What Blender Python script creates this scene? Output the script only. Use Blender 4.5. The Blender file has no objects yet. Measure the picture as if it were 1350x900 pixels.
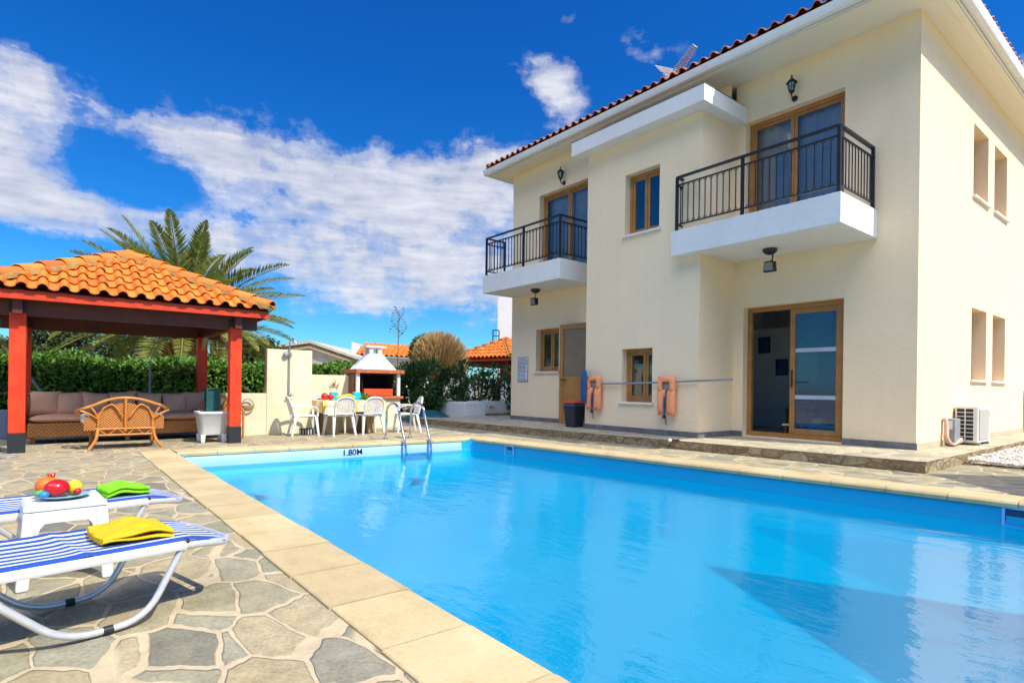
import bpy, bmesh, math, random
from mathutils import Vector, Matrix
R = math.radians
random.seed(7)
scene = bpy.context.scene
COL = scene.collection

# ------------------------------------------------------------------ camera model
F, CY, YAW, ROLL, H = 758.41, 510.27, R(38.637), R(0.744), 0.935
FW = Vector((-math.cos(YAW), math.sin(YAW), 0)); RT = Vector((math.sin(YAW), math.cos(YAW), 0)); UP = Vector((0, 0, 1))
CR = RT*math.cos(ROLL) + UP*math.sin(ROLL); CU = -RT*math.sin(ROLL) + UP*math.cos(ROLL)
def ray(x, y): return FW + CR*((x-675)/F) - CU*((y-CY)/F)
def onz(x, y, z=0.0):
    d = ray(x, y); t = (z-H)/d.z; return Vector((d.x*t, d.y*t, z))
def onX(x, y, X):
    d = ray(x, y); t = X/d.x; return Vector((X, d.y*t, H+d.z*t))
def onY(x, y, Y):
    d = ray(x, y); t = Y/d.y; return Vector((d.x*t, Y, H+d.z*t))
cam = bpy.data.cameras.new('camera'); co = bpy.data.objects.new('camera', cam); COL.objects.link(co)
cam.sensor_width = 36; cam.lens = F/1350*36; cam.shift_y = (CY-450)/1350
cam.clip_start = .05; cam.clip_end = 3000
m = Matrix((CR, CU, -FW)).transposed().to_4x4(); m.translation = Vector((0, 0, H)); co.matrix_world = m
scene.camera = co

# ------------------------------------------------------------------ materials
def nt(name):
    m = bpy.data.materials.new(name); m.use_nodes = True
    n = m.node_tree.nodes; l = m.node_tree.links
    return m, n, l, n['Principled BSDF']
def ramp(n, pts):
    r = n.new('ShaderNodeValToRGB'); e = r.color_ramp.elements
    while len(e) < len(pts): e.new(.5)
    for i, (p, c) in enumerate(pts):
        e[i].position = p; e[i].color = (*c, 1) if len(c) == 3 else c
    return r
def math_(n, l, op, a, b=None, c=None):
    k = n.new('ShaderNodeMath'); k.operation = op
    for i, v in enumerate((a, b, c)):
        if v is None: continue
        if isinstance(v, (int, float)): k.inputs[i].default_value = v
        else: l.new(v, k.inputs[i])
    return k.outputs[0]
def coords(n, kind='Object'):
    return n.new('ShaderNodeTexCoord').outputs[kind]
def noise(n, l, vec, scale, detail=4, rough=.55):
    k = n.new('ShaderNodeTexNoise'); k.inputs['Scale'].default_value = scale; k.inputs['Detail'].default_value = detail
    k.inputs['Roughness'].default_value = rough
    if vec is not None: l.new(vec, k.inputs['Vector'])
    return k.outputs['Fac']
def bump(n, l, h, s, d, b):
    k = n.new('ShaderNodeBump'); k.inputs['Strength'].default_value = s; k.inputs['Distance'].default_value = d
    l.new(h, k.inputs['Height']); l.new(k.outputs['Normal'], b.inputs['Normal'])
def M(name, col, rough=.6, col2=None, scale=4, bs=0, bscale=60, metal=0, spec=.4, lo=.35, hi=.65, coat=0, trans=0):
    m, n, l, b = nt(name)
    b.inputs['Roughness'].default_value = rough; b.inputs['Metallic'].default_value = metal
    b.inputs['Specular IOR Level'].default_value = spec; b.inputs['Coat Weight'].default_value = coat
    if col2 is None: col2 = tuple(c*.86 for c in col)
    v = coords(n)
    r = ramp(n, [(lo, col2), (hi, col)]); l.new(noise(n, l, v, scale, 5), r.inputs[0]); l.new(r.outputs[0], b.inputs['Base Color'])
    if bs: bump(n, l, noise(n, l, v, bscale, 3), bs, .01, b)
    return m
def leafM(name, cols, rough=.55, tr=.25):
    m, n, l, b = nt(name)
    g = n.new('ShaderNodeNewGeometry')
    k = len(cols)
    r = ramp(n, [(i/(k-1), c) for i, c in enumerate(cols)]); l.new(g.outputs['Random Per Island'], r.inputs[0])
    l.new(r.outputs[0], b.inputs['Base Color']); b.inputs['Roughness'].default_value = rough
    t = n.new('ShaderNodeBsdfTranslucent'); l.new(r.outputs[0], t.inputs['Color'])
    mx = n.new('ShaderNodeMixShader'); mx.inputs[0].default_value = tr
    l.new(b.outputs[0], mx.inputs[1]); l.new(t.outputs[0], mx.inputs[2])
    l.new(mx.outputs[0], n['Material Output'].inputs['Surface'])
    return m
def paving(name, scale, mortar, stops, width=.03, ang=0., stretch=1., soft=.02):
    m, n, l, b = nt(name)
    v = coords(n)
    mp = n.new('ShaderNodeMapping'); l.new(v, mp.inputs[0]); mp.inputs['Rotation'].default_value = (0, 0, ang)
    mp.inputs['Scale'].default_value = (scale, scale*stretch, scale)
    nz = n.new('ShaderNodeTexNoise'); nz.inputs['Scale'].default_value = 1.1; nz.inputs['Detail'].default_value = 3; l.new(mp.outputs[0], nz.inputs[0])
    sb = n.new('ShaderNodeVectorMath'); sb.operation = 'SUBTRACT'; l.new(nz.outputs['Color'], sb.inputs[0]); sb.inputs[1].default_value = (.5, .5, .5)
    sc = n.new('ShaderNodeVectorMath'); sc.operation = 'SCALE'; l.new(sb.outputs[0], sc.inputs[0]); sc.inputs['Scale'].default_value = .45
    ad = n.new('ShaderNodeVectorMath'); l.new(mp.outputs[0], ad.inputs[0]); l.new(sc.outputs[0], ad.inputs[1])
    # flatten z so that stones are two-dimensional
    fl = n.new('ShaderNodeVectorMath'); fl.operation = 'MULTIPLY'; l.new(ad.outputs[0], fl.inputs[0]); fl.inputs[1].default_value = (1, 1, 0)
    ve = n.new('ShaderNodeTexVoronoi'); ve.feature = 'DISTANCE_TO_EDGE'; ve.inputs['Scale'].default_value = 1; ve.inputs['Randomness'].default_value = .95; l.new(fl.outputs[0], ve.inputs['Vector'])
    vc = n.new('ShaderNodeTexVoronoi'); vc.inputs['Scale'].default_value = 1; vc.inputs['Randomness'].default_value = .95; l.new(fl.outputs[0], vc.inputs['Vector'])
    sx = n.new('ShaderNodeSeparateColor'); l.new(vc.outputs['Color'], sx.inputs[0])
    cr = ramp(n, stops); l.new(sx.outputs[0], cr.inputs[0])
    # streaky slate grain + blotches inside the stones
    n1 = noise(n, l, v, 9, 6, .65); n2 = noise(n, l, v, 60, 3, .6)
    f = math_(n, l, 'ADD', math_(n, l, 'MULTIPLY', n1, .75), math_(n, l, 'MULTIPLY', n2, .6))
    hv = n.new('ShaderNodeMix'); hv.data_type = 'RGBA'; hv.blend_type = 'MULTIPLY'; hv.inputs[0].default_value = 1
    fr = ramp(n, [(.42, (.58, .56, .52)), (.9, (1.3, 1.27, 1.2))]); l.new(f, fr.inputs[0])
    l.new(cr.outputs[0], hv.inputs[6]); l.new(fr.outputs[0], hv.inputs[7])
    # ochre rust stains
    st = n.new('ShaderNodeMix'); st.data_type = 'RGBA'; l.new(hv.outputs[2], st.inputs[6]); st.inputs[7].default_value = (.5, .34, .13, 1)
    sr = ramp(n, [(.55, (0, 0, 0)), (.8, (.5, .5, .5))]); l.new(noise(n, l, v, 2.3, 4, .6), sr.inputs[0]); l.new(sr.outputs[0], st.inputs[0])
    wv = math_(n, l, 'ADD', width-.02, math_(n, l, 'MULTIPLY', noise(n, l, v, 5, 3), .05))
    ed = math_(n, l, 'SUBTRACT', ve.outputs['Distance'], wv)
    mk = ramp(n, [(0, (0, 0, 0)), (soft, (1, 1, 1))]); l.new(ed, mk.inputs[0])
    mo = n.new('ShaderNodeMix'); mo.data_type = 'RGBA'; l.new(mk.outputs[0], mo.inputs[0]); l.new(st.outputs[2], mo.inputs[7])
    mr = ramp(n, [(.3, tuple(c*.72 for c in mortar)), (.7, mortar)]); l.new(n1, mr.inputs[0]); l.new(mr.outputs[0], mo.inputs[6])
    l.new(mo.outputs[2], b.inputs['Base Color']); b.inputs['Roughness'].default_value = .62; b.inputs['Specular IOR Level'].default_value = .35
    hh = math_(n, l, 'ADD', math_(n, l, 'MULTIPLY', mk.outputs[0], .6), math_(n, l, 'MULTIPLY', f, .5))
    bump(n, l, hh, .8, .018, b)
    return m
STONES = [(0, (.19, .185, .145)), (.2, (.28, .272, .19)), (.4, (.36, .305, .185)), (.55, (.29, .283, .215)), (.75, (.4, .34, .215)), (1, (.24, .235, .185))]
m_deck = paving('crazy_paving', 2.75, (.58, .47, .30), STONES, .028, ang=R(-24), stretch=1.75)
m_terrace = paving('terrace_paving', 2.6, (.58, .5, .34), [(0, (.3, .29, .22)), (.5, (.5, .45, .32)), (1, (.36, .34, .26))], .045, ang=.3, stretch=1.2)
def riserM():
    m, n, l, b = nt('rubble_stone')
    v = coords(n)
    mp = n.new('ShaderNodeMapping'); l.new(v, mp.inputs[0]); mp.inputs['Scale'].default_value = (4.2, 4.2, 8)
    ve = n.new('ShaderNodeTexVoronoi'); ve.feature = 'DISTANCE_TO_EDGE'; ve.inputs['Scale'].default_value = 1; l.new(mp.outputs[0], ve.inputs['Vector'])
    vc = n.new('ShaderNodeTexVoronoi'); vc.inputs['Scale'].default_value = 1; l.new(mp.outputs[0], vc.inputs['Vector'])
    sx = n.new('ShaderNodeSeparateColor'); l.new(vc.outputs['Color'], sx.inputs[0])
    cr = ramp(n, [(0, (.24, .15, .075)), (.35, (.36, .25, .12)), (.7, (.42, .33, .18)), (1, (.27, .21, .13))]); l.new(sx.outputs[0], cr.inputs[0])
    mk = ramp(n, [(.02, (0, 0, 0)), (.08, (1, 1, 1))]); l.new(ve.outputs['Distance'], mk.inputs[0])
    mo = n.new('ShaderNodeMix'); mo.data_type = 'RGBA'; l.new(mk.outputs[0], mo.inputs[0]); mo.inputs[6].default_value = (.26, .18, .09, 1)
    hv = n.new('ShaderNodeMix'); hv.data_type = 'RGBA'; hv.blend_type = 'MULTIPLY'; hv.inputs[0].default_value = 1
    fr = ramp(n, [(.3, (.6, .6, .6)), (.7, (1.2, 1.2, 1.2))]); l.new(noise(n, l, v, 22, 5), fr.inputs[0])
    l.new(cr.outputs[0], hv.inputs[6]); l.new(fr.outputs[0], hv.inputs[7]); l.new(hv.outputs[2], mo.inputs[7])
    l.new(mo.outputs[2], b.inputs['Base Color']); b.inputs['Roughness'].default_value = .85
    bump(n, l, math_(n, l, 'ADD', mk.outputs[0], noise(n, l, v, 30, 4)), .8, .02, b)
    return m
m_riser = riserM()
def plasterM(name, col, stain=.12, fine=150):
    m, n, l, b = nt(name)
    v = coords(n)
    r = ramp(n, [(.3, tuple(c*(1-stain) for c in col)), (.7, col)]); l.new(math_(n, l, 'ADD', math_(n, l, 'MULTIPLY', noise(n, l, v, .9, 6, .6), .6), math_(n, l, 'MULTIPLY', noise(n, l, v, 16, 5, .7), .4)), r.inputs[0])
    # faint vertical rain marks
    mp = n.new('ShaderNodeMapping'); l.new(v, mp.inputs[0]); mp.inputs['Scale'].default_value = (6, 6, .25)
    r2 = ramp(n, [(.35, (.93, .92, .9)), (.6, (1, 1, 1))]); l.new(noise(n, l, mp.outputs[0], 1, 5), r2.inputs[0])
    x = n.new('ShaderNodeMix'); x.data_type = 'RGBA'; x.blend_type = 'MULTIPLY'; x.inputs[0].default_value = .22
    l.new(r.outputs[0], x.inputs[6]); l.new(r2.outputs[0], x.inputs[7]); l.new(x.outputs[2], b.inputs['Base Color'])
    b.inputs['Roughness'].default_value = .88; b.inputs['Specular IOR Level'].default_value = .2
    bump(n, l, math_(n, l, 'ADD', math_(n, l, 'MULTIPLY', noise(n, l, v, fine, 3), .35), math_(n, l, 'MULTIPLY', noise(n, l, v, 11, 4), 1.1)), .75, .010, b)
    return m
m_wall = plasterM('cream_plaster', (.95, .75, .495), .1)
m_white = plasterM('white_plaster', (.82, .81, .78), .17)
m_soffit = plasterM('soffit_paint', (.84, .77, .6), .06)
m_skirt = M('grey_skirting', (.2, .19, .2), .5, (.13, .125, .13), 8)
m_wood = M('oak_pvc', (.42, .2, .055), .4, (.33, .15, .038), 6)
def glassM(name, tint, rough=.02, k=1.6, k0=.1, film=0, fcol=(.01, .12, .34)):
    m, n, l, b = nt(name); n.remove(b)
    t = n.new('ShaderNodeBsdfTransparent'); t.inputs[0].default_value = (*tint, 1)
    g = n.new('ShaderNodeBsdfGlossy'); g.inputs['Roughness'].default_value = rough
    fr = n.new('ShaderNodeFresnel'); fr.inputs[0].default_value = 1.6
    v = coords(n); bp = n.new('ShaderNodeBump'); bp.inputs['Strength'].default_value = .05; bp.inputs['Distance'].default_value = .02
    l.new(noise(n, l, v, 1.5, 1), bp.inputs['Height']); l.new(bp.outputs[0], g.inputs['Normal'])
    f = math_(n, l, 'MULTIPLY_ADD', fr.outputs[0], k, k0)
    f = math_(n, l, 'MINIMUM', f, 1)
    base = t
    if film:
        df = n.new('ShaderNodeBsdfDiffuse'); df.inputs[0].default_value = (*fcol, 1); base = n.new('ShaderNodeMixShader'); base.inputs[0].default_value = film
        l.new(t.outputs[0], base.inputs[1]); l.new(df.outputs[0], base.inputs[2])
    mx = n.new('ShaderNodeMixShader'); l.new(f, mx.inputs[0]); l.new(base.outputs[0], mx.inputs[1]); l.new(g.outputs[0], mx.inputs[2])
    l.new(mx.outputs[0], n['Material Output'].inputs['Surface'])
    return m
m_glass = glassM('window_glass', (.72, .8, .86), k=1.1, k0=.05)
m_glassdoor = glassM('blue_filmed_glass', (.45, .62, .85), k=.7, k0=.05, film=.22)
m_glassblue = glassM('tinted_glass', (.12, .28, .5))
m_curtain = M('sheer_curtain', (.8, .82, .86), .9, (.68, .7, .76), 5)
m_black = M('black_iron', (.013, .014, .016), .42, (.02, .02, .022), 20)
m_dark = M('dark_plastic', (.02, .022, .026), .5)
m_interior = M('interior_wall', (.84, .85, .86), .9)
m_floor_in = M('interior_floor', (.55, .42, .3), .4)
m_brownwood = M('brown_wood', (.2, .085, .03), .5, (.12, .05, .018), 12)
def tileM(name, cols, grime=(.1, .05, .02), ga=.6):
    m, n, l, b = nt(name)
    v = coords(n); g = n.new('ShaderNodeNewGeometry')
    k = len(cols); r = ramp(n, [(i/(k-1), c) for i, c in enumerate(cols)]); l.new(g.outputs['Random Per Island'], r.inputs[0])
    x = n.new('ShaderNodeMix'); x.data_type = 'RGBA'; l.new(r.outputs[0], x.inputs[6]); x.inputs[7].default_value = (*grime, 1)
    gr = ramp(n, [(.5, (0, 0, 0)), (.8, (ga, ga, ga))]); l.new(noise(n, l, v, 7, 6, .65), gr.inputs[0]); l.new(gr.outputs[0], x.inputs[0])
    l.new(x.outputs[2], b.inputs['Base Color']); b.inputs['Roughness'].default_value = .7
    bump(n, l, noise(n, l, v, 70, 4), .3, .005, b)
    return m
m_tile = tileM('orange_clay_tile', [(.6, .125, .008), (.72, .19, .012), (.66, .15, .01), (.78, .23, .02), (.55, .11, .008)], (.3, .13, .015), .45)
m_tile2 = tileM('terracotta_tile', [(.5, .14, .05), (.62, .2, .08), (.55, .16, .06), (.68, .27, .13)], (.12, .05, .03), .6)
m_mortar = M('mossy_mortar', (.5, .33, .12), .9, (.3, .22, .08), 9, .5, 40)
m_red = M('red_stained_timber', (.9, .06, .009), .5, (.68, .036, .006), 5, .15, 40)
m_redfas = M('orange_red_fascia', (.68, .06, .01), .45, (.55, .04, .008), 5)
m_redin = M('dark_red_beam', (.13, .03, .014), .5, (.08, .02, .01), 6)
m_steel = M('polished_steel', (.72, .72, .74), .16, (.62, .62, .65), 20, metal=1)
m_alu = M('brushed_aluminium', (.74, .74, .76), .34, (.66, .66, .68), 30, metal=.55)
m_plastic = M('white_plastic', (.74, .73, .7), .38, (.67, .66, .63), 6)
def stripesM():
    m, n, l, b = nt('blue_striped_fabric')
    v = coords(n); s = n.new('ShaderNodeSeparateXYZ'); l.new(v, s.inputs[0])
    f = math_(n, l, 'FRACT', math_(n, l, 'MULTIPLY', s.outputs[0], 16.5))
    r = ramp(n, [(.0, (.6, .64, .7)), (.40, (.6, .64, .7)), (.44, (.01, .06, .32)), (.96, (.01, .06, .32)), (1, (.6, .64, .7))]); l.new(f, r.inputs[0])
    l.new(r.outputs[0], b.inputs['Base Color']); b.inputs['Roughness'].default_value = .75
    bump(n, l, noise(n, l, v, 25, 4), .25, .01, b)
    return m
m_stripe = stripesM()
m_towel_g = M('lime_towelling', (.24, .72, .01), .95, (.18, .6, .008), 14, .9, 140)
m_towel_y = M('yellow_towelling', (.85, .53, .01), .95, (.76, .43, .008), 14, .9, 140)
def copingM():
    m, n, l, b = nt('limestone_coping')
    v = coords(n); g = n.new('ShaderNodeNewGeometry')
    r = ramp(n, [(.30, (.40, .31, .165)), (.5, (.54, .43, .24)), (.72, (.62, .52, .33))]); l.new(math_(n, l, 'ADD', math_(n, l, 'MULTIPLY', noise(n, l, v, 2.6, 7, .66), .7), math_(n, l, 'MULTIPLY', noise(n, l, v, 55, 4, .7), .3)), r.inputs[0])
    hv = n.new('ShaderNodeMix'); hv.data_type = 'RGBA'; hv.blend_type = 'MULTIPLY'; hv.inputs[0].default_value = 1
    r2 = ramp(n, [(0, (.86, .83, .8)), (1, (1.04, 1.03, 1))]); l.new(g.outputs['Random Per Island'], r2.inputs[0])
    l.new(r.outputs[0], hv.inputs[6]); l.new(r2.outputs[0], hv.inputs[7]); l.new(hv.outputs[2], b.inputs['Base Color'])
    b.inputs['Roughness'].default_value = .72; b.inputs['Specular IOR Level'].default_value = .3
    bump(n, l, noise(n, l, v, 70, 5, .7), .6, .006, b)
    return m
m_cop = copingM()
def poolM(name, c1, c2):
    m, n, l, b = nt(name)
    v = coords(n)
    r = ramp(n, [(.35, c2), (.65, c1)]); l.new(noise(n, l, v, .7, 4), r.inputs[0])
    l.new(r.outputs[0], b.inputs['Base Color']); b.inputs['Roughness'].default_value = .5
    return m
m_liner = poolM('blue_pool_liner', (.003, .38, .61), (.002, .335, .57))
m_linerw = poolM('pale_pool_band', (.3, .5, .82), (.24, .44, .8))
def waterM():
    m, n, l, b = nt('pool_water'); n.remove(b)
    v = coords(n)
    t = n.new('ShaderNodeBsdfTransparent'); t.inputs[0].default_value = (.12, .93, .97, 1)
    g = n.new('ShaderNodeBsdfGlossy'); g.inputs['Roughness'].default_value = .015
    fr = n.new('ShaderNodeFresnel'); fr.inputs[0].default_value = 1.33
    mp = n.new('ShaderNodeMapping'); l.new(v, mp.inputs[0]); mp.inputs['Rotation'].default_value = (0, 0, .5); mp.inputs['Scale'].default_value = (1, 2.2, 1)
    h = math_(n, l, 'ADD', math_(n, l, 'MULTIPLY', noise(n, l, mp.outputs[0], 1.6, 2), 1.0), math_(n, l, 'ADD', math_(n, l, 'MULTIPLY', noise(n, l, mp.outputs[0], 9, 3), .26), math_(n, l, 'MULTIPLY', noise(n, l, mp.outputs[0], 34, 2), .05)))
    bp = n.new('ShaderNodeBump'); bp.inputs['Strength'].default_value = .2; bp.inputs['Distance'].default_value = .05
    l.new(h, bp.inputs['Height']); l.new(bp.outputs[0], g.inputs['Normal']); l.new(bp.outputs[0], fr.inputs['Normal'])
    df = n.new('ShaderNodeBsdfDiffuse'); df.inputs[0].default_value = (.0, .38, .64, 1); sc_ = n.new('ShaderNodeMixShader'); sc_.inputs[0].default_value = .18; l.new(t.outputs[0], sc_.inputs[1]); l.new(df.outputs[0], sc_.inputs[2])
    mx = n.new('ShaderNodeMixShader'); l.new(math_(n, l, 'MULTIPLY', fr.outputs[0], .235), mx.inputs[0]); l.new(sc_.outputs[0], mx.inputs[1]); l.new(g.outputs[0], mx.inputs[2])
    l.new(mx.outputs[0], n['Material Output'].inputs['Surface'])
    return m
m_water = waterM()
m_ground = M('dry_earth', (.34, .27, .16), .95, (.2, .19, .09), .6, .4, 10)
def wickerM(name, c1, c2, sc=70):
    m, n, l, b = nt(name)
    v = coords(n); s = n.new('ShaderNodeSeparateXYZ'); l.new(v, s.inputs[0])
    a = math_(n, l, 'SINE', math_(n, l, 'MULTIPLY', math_(n, l, 'ADD', s.outputs[0], s.outputs[1]), sc*2))
    c = math_(n, l, 'SINE', math_(n, l, 'MULTIPLY', s.outputs[2], sc*2))
    w = math_(n, l, 'MULTIPLY', a, c)
    r = ramp(n, [(0, c2), (.6, c1)]); l.new(math_(n, l, 'MULTIPLY_ADD', w, .5, .5), r.inputs[0])
    l.new(r.outputs[0], b.inputs['Base Color']); b.inputs['Roughness'].default_value = .5
    bump(n, l, w, .6, .01, b)
    return m
m_wicker = wickerM('honey_wicker', (.55, .2, .03), (.3, .09, .01), 90)
m_rattan = wickerM('brown_rattan', (.5, .2, .04), (.22, .075, .014), 55)
m_cane = M('varnished_cane', (.6, .23, .04), .35, (.45, .15, .02), 10, coat=.3)
m_cush = M('dusty_pink_cushion', (.92, .49, .29), .9, (.82, .42, .24), 5, .4, 120)
m_cushw = M('pale_seat_cushion', (.6, .53, .5), .9)
def blockM():
    m, n, l, b = nt('painted_block_wall')
    v = coords(n)
    sp = n.new('ShaderNodeSeparateXYZ'); l.new(v, sp.inputs[0]); cb = n.new('ShaderNodeCombineXYZ'); l.new(sp.outputs[1], cb.inputs[0]); l.new(sp.outputs[2], cb.inputs[1])
    br = n.new('ShaderNodeTexBrick'); l.new(cb.outputs[0], br.inputs['Vector']); br.inputs['Scale'].default_value = 1
    br.inputs['Brick Width'].default_value = .34; br.inputs['Row Height'].default_value = .165; br.inputs['Mortar Size'].default_value = .006
    br.inputs['Color1'].default_value = (.8, .72, .5, 1); br.inputs['Color2'].default_value = (.76, .68, .47, 1); br.inputs['Mortar'].default_value = (.73, .64, .43, 1)
    x = n.new('ShaderNodeMix'); x.data_type = 'RGBA'; x.blend_type = 'MULTIPLY'; x.inputs[0].default_value = 1
    r = ramp(n, [(.3, (.88, .86, .82)), (.7, (1, 1, 1))]); l.new(noise(n, l, v, 2.5, 6), r.inputs[0]); l.new(br.outputs['Color'], x.inputs[6]); l.new(r.outputs[0], x.inputs[7])
    l.new(x.outputs[2], b.inputs['Base Color']); b.inputs['Roughness'].default_value = .85
    bump(n, l, br.outputs['Fac'], -.4, .01, b)
    return m
m_block = blockM()
m_pinkwall = M('pink_render', (.62, .42, .32), .85)
m_terra = M('terracotta_ledge', (.5, .15, .05), .7, (.38, .1, .035), 10, .4, 50)
m_bbqwhite = M('white_hood', (.86, .85, .82), .7, (.78, .77, .74), 4)
m_soot = M('soot', (.012, .011, .011), .9)
m_hedge = leafM('hedge_leaf', [(.022, .07, .006), (.07, .18, .012), (.12, .28, .02), (.17, .36, .03), (.05, .13, .01), (.2, .3, .05)])
m_hedgecore = M('hedge_twigs', (.012, .022, .006), .95)
m_shrub = leafM('shrub_leaf', [(.016, .05, .01), (.04, .11, .018), (.07, .16, .03), (.03, .08, .014)])
m_conifer = leafM('conifer_leaf', [(.014, .035, .01), (.035, .075, .015), (.07, .11, .02), (.1, .12, .025)])
m_frond = leafM('palm_leaflet', [(.15, .19, .03), (.24, .28, .05), (.36, .36, .08), (.19, .23, .05)], tr=.4)
m_frondstem = M('frond_stem', (.28, .24, .08), .6)
m_bark = M('palm_boot', (.5, .22, .06), .9, (.26, .11, .035), 6, .8, 18)
m_dry = leafM('dry_frond', [(.42, .26, .1), (.62, .44, .2), (.52, .35, .15), (.3, .19, .08)], tr=.15)
m_twig = M('dry_stalk', (.12, .09, .05), .9)
m_greyroof = M('pale_roof_sheet', (.56, .5, .4), .8, (.46, .41, .33), 3)
m_orange = M('orange_foam', (.95, .38, .18), .8, (.88, .31, .13), 8, .4, 60)
m_blueobj = M('blue_foam', (.015, .12, .3), .6, (.012, .09, .23), 8)
m_teal = M('teal_cover', (.01, .1, .11), .6, (.006, .06, .075), 5, .8, 12)
m_grey = M('grey_metal', (.3, .31, .32), .45, (.24, .25, .26), 8)
m_acbody = M('ac_cream_metal', (.72, .7, .62), .45, (.66, .63, .55), 5)
m_redlid = M('red_bag', (.6, .08, .02), .6)
m_bin = M('dark_bin', (.02, .03, .045), .5)
m_ink = M('printed_ink', (.03, .05, .12), .7)
m_blackink = M('black_paint', (.01, .01, .012), .7)
m_paper = M('white_board', (.78, .8, .82), .6)
m_turq = M('turquoise_plastic', (.02, .45, .55), .5)
m_applered = M('red_apple_skin', (.62, .008, .01), .22, (.42, .006, .008), 8, coat=.4)
m_orangef = M('orange_fruit', (.85, .2, .01), .4, (.7, .12, .01), 9, .4, 80)
m_lemon = M('lemon_skin', (.75, .62, .03), .4, (.66, .5, .02), 9, .4, 80)
m_banana = M('banana_skin', (.75, .5, .03), .5, (.6, .36, .02), 8)
m_greenf = M('green_fruit', (.12, .35, .06), .4)
m_bluef = M('blue_glaze', (.02, .22, .6), .3)
m_rimblue = M('painted_plate', (.5, .6, .7), .3, (.1, .35, .4), 14)
def clothM():
    m, n, l, b = nt('floral_tablecloth')
    v = coords(n)
    vo = n.new('ShaderNodeTexVoronoi'); vo.inputs['Scale'].default_value = 9; l.new(v, vo.inputs['Vector'])
    s = n.new('ShaderNodeSeparateColor'); l.new(vo.outputs['Color'], s.inputs[0])
    r = ramp(n, [(0, (.8, .68, .4)), (.3, (.85, .75, .5)), (.34, (.75, .42, .02)), (.6, (.8, .5, .05)), (.64, (.8, .72, .5)), (.8, (.6, .2, .08)), (.85, (.8, .72, .5)), (1, (.3, .35, .05))]); l.new(s.outputs[0], r.inputs[0])
    l.new(r.outputs[0], b.inputs['Base Color']); b.inputs['Roughness'].default_value = .8
    return m
m_cloth = clothM()
m_beige = M('beige_wood', (.5, .36, .2), .7, (.4, .28, .15), 8)
m_pebble = M('white_pebble', (.72, .68, .6), .7, (.5, .46, .4), 25)
m_gravel = M('gravel_bed', (.6, .55, .46), .9, (.3, .26, .2), 60, .9, 60)
m_greenglass = glassM('green_lantern_glass', (.1, .4, .35))
m_greenframe = M('green_frame', (.02, .1, .09), .4, (.012, .06, .055), 6)
m_canvas = M('shadow_caster_canvas', (.7, .62, .45), .9)
m_antenna = M('weathered_aluminium', (.5, .5, .52), .6)
m_mirrored_rail = M('mirrored_rail_pale', (.42, .52, .62), .5)
m_net = glassM('shadow_caster_net', (.75, .76, .76), rough=.5, k=0, k0=0, film=.72, fcol=(.6, .55, .42))  # partly see-through so the added canopy's shadow stays light
m_bluewall = M('blue_grey_render', (.22, .26, .36), .8)
m_bronze = M('aged_brass', (.4, .33, .22), .4, (.25, .2, .14), 10, metal=.6)

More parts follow.
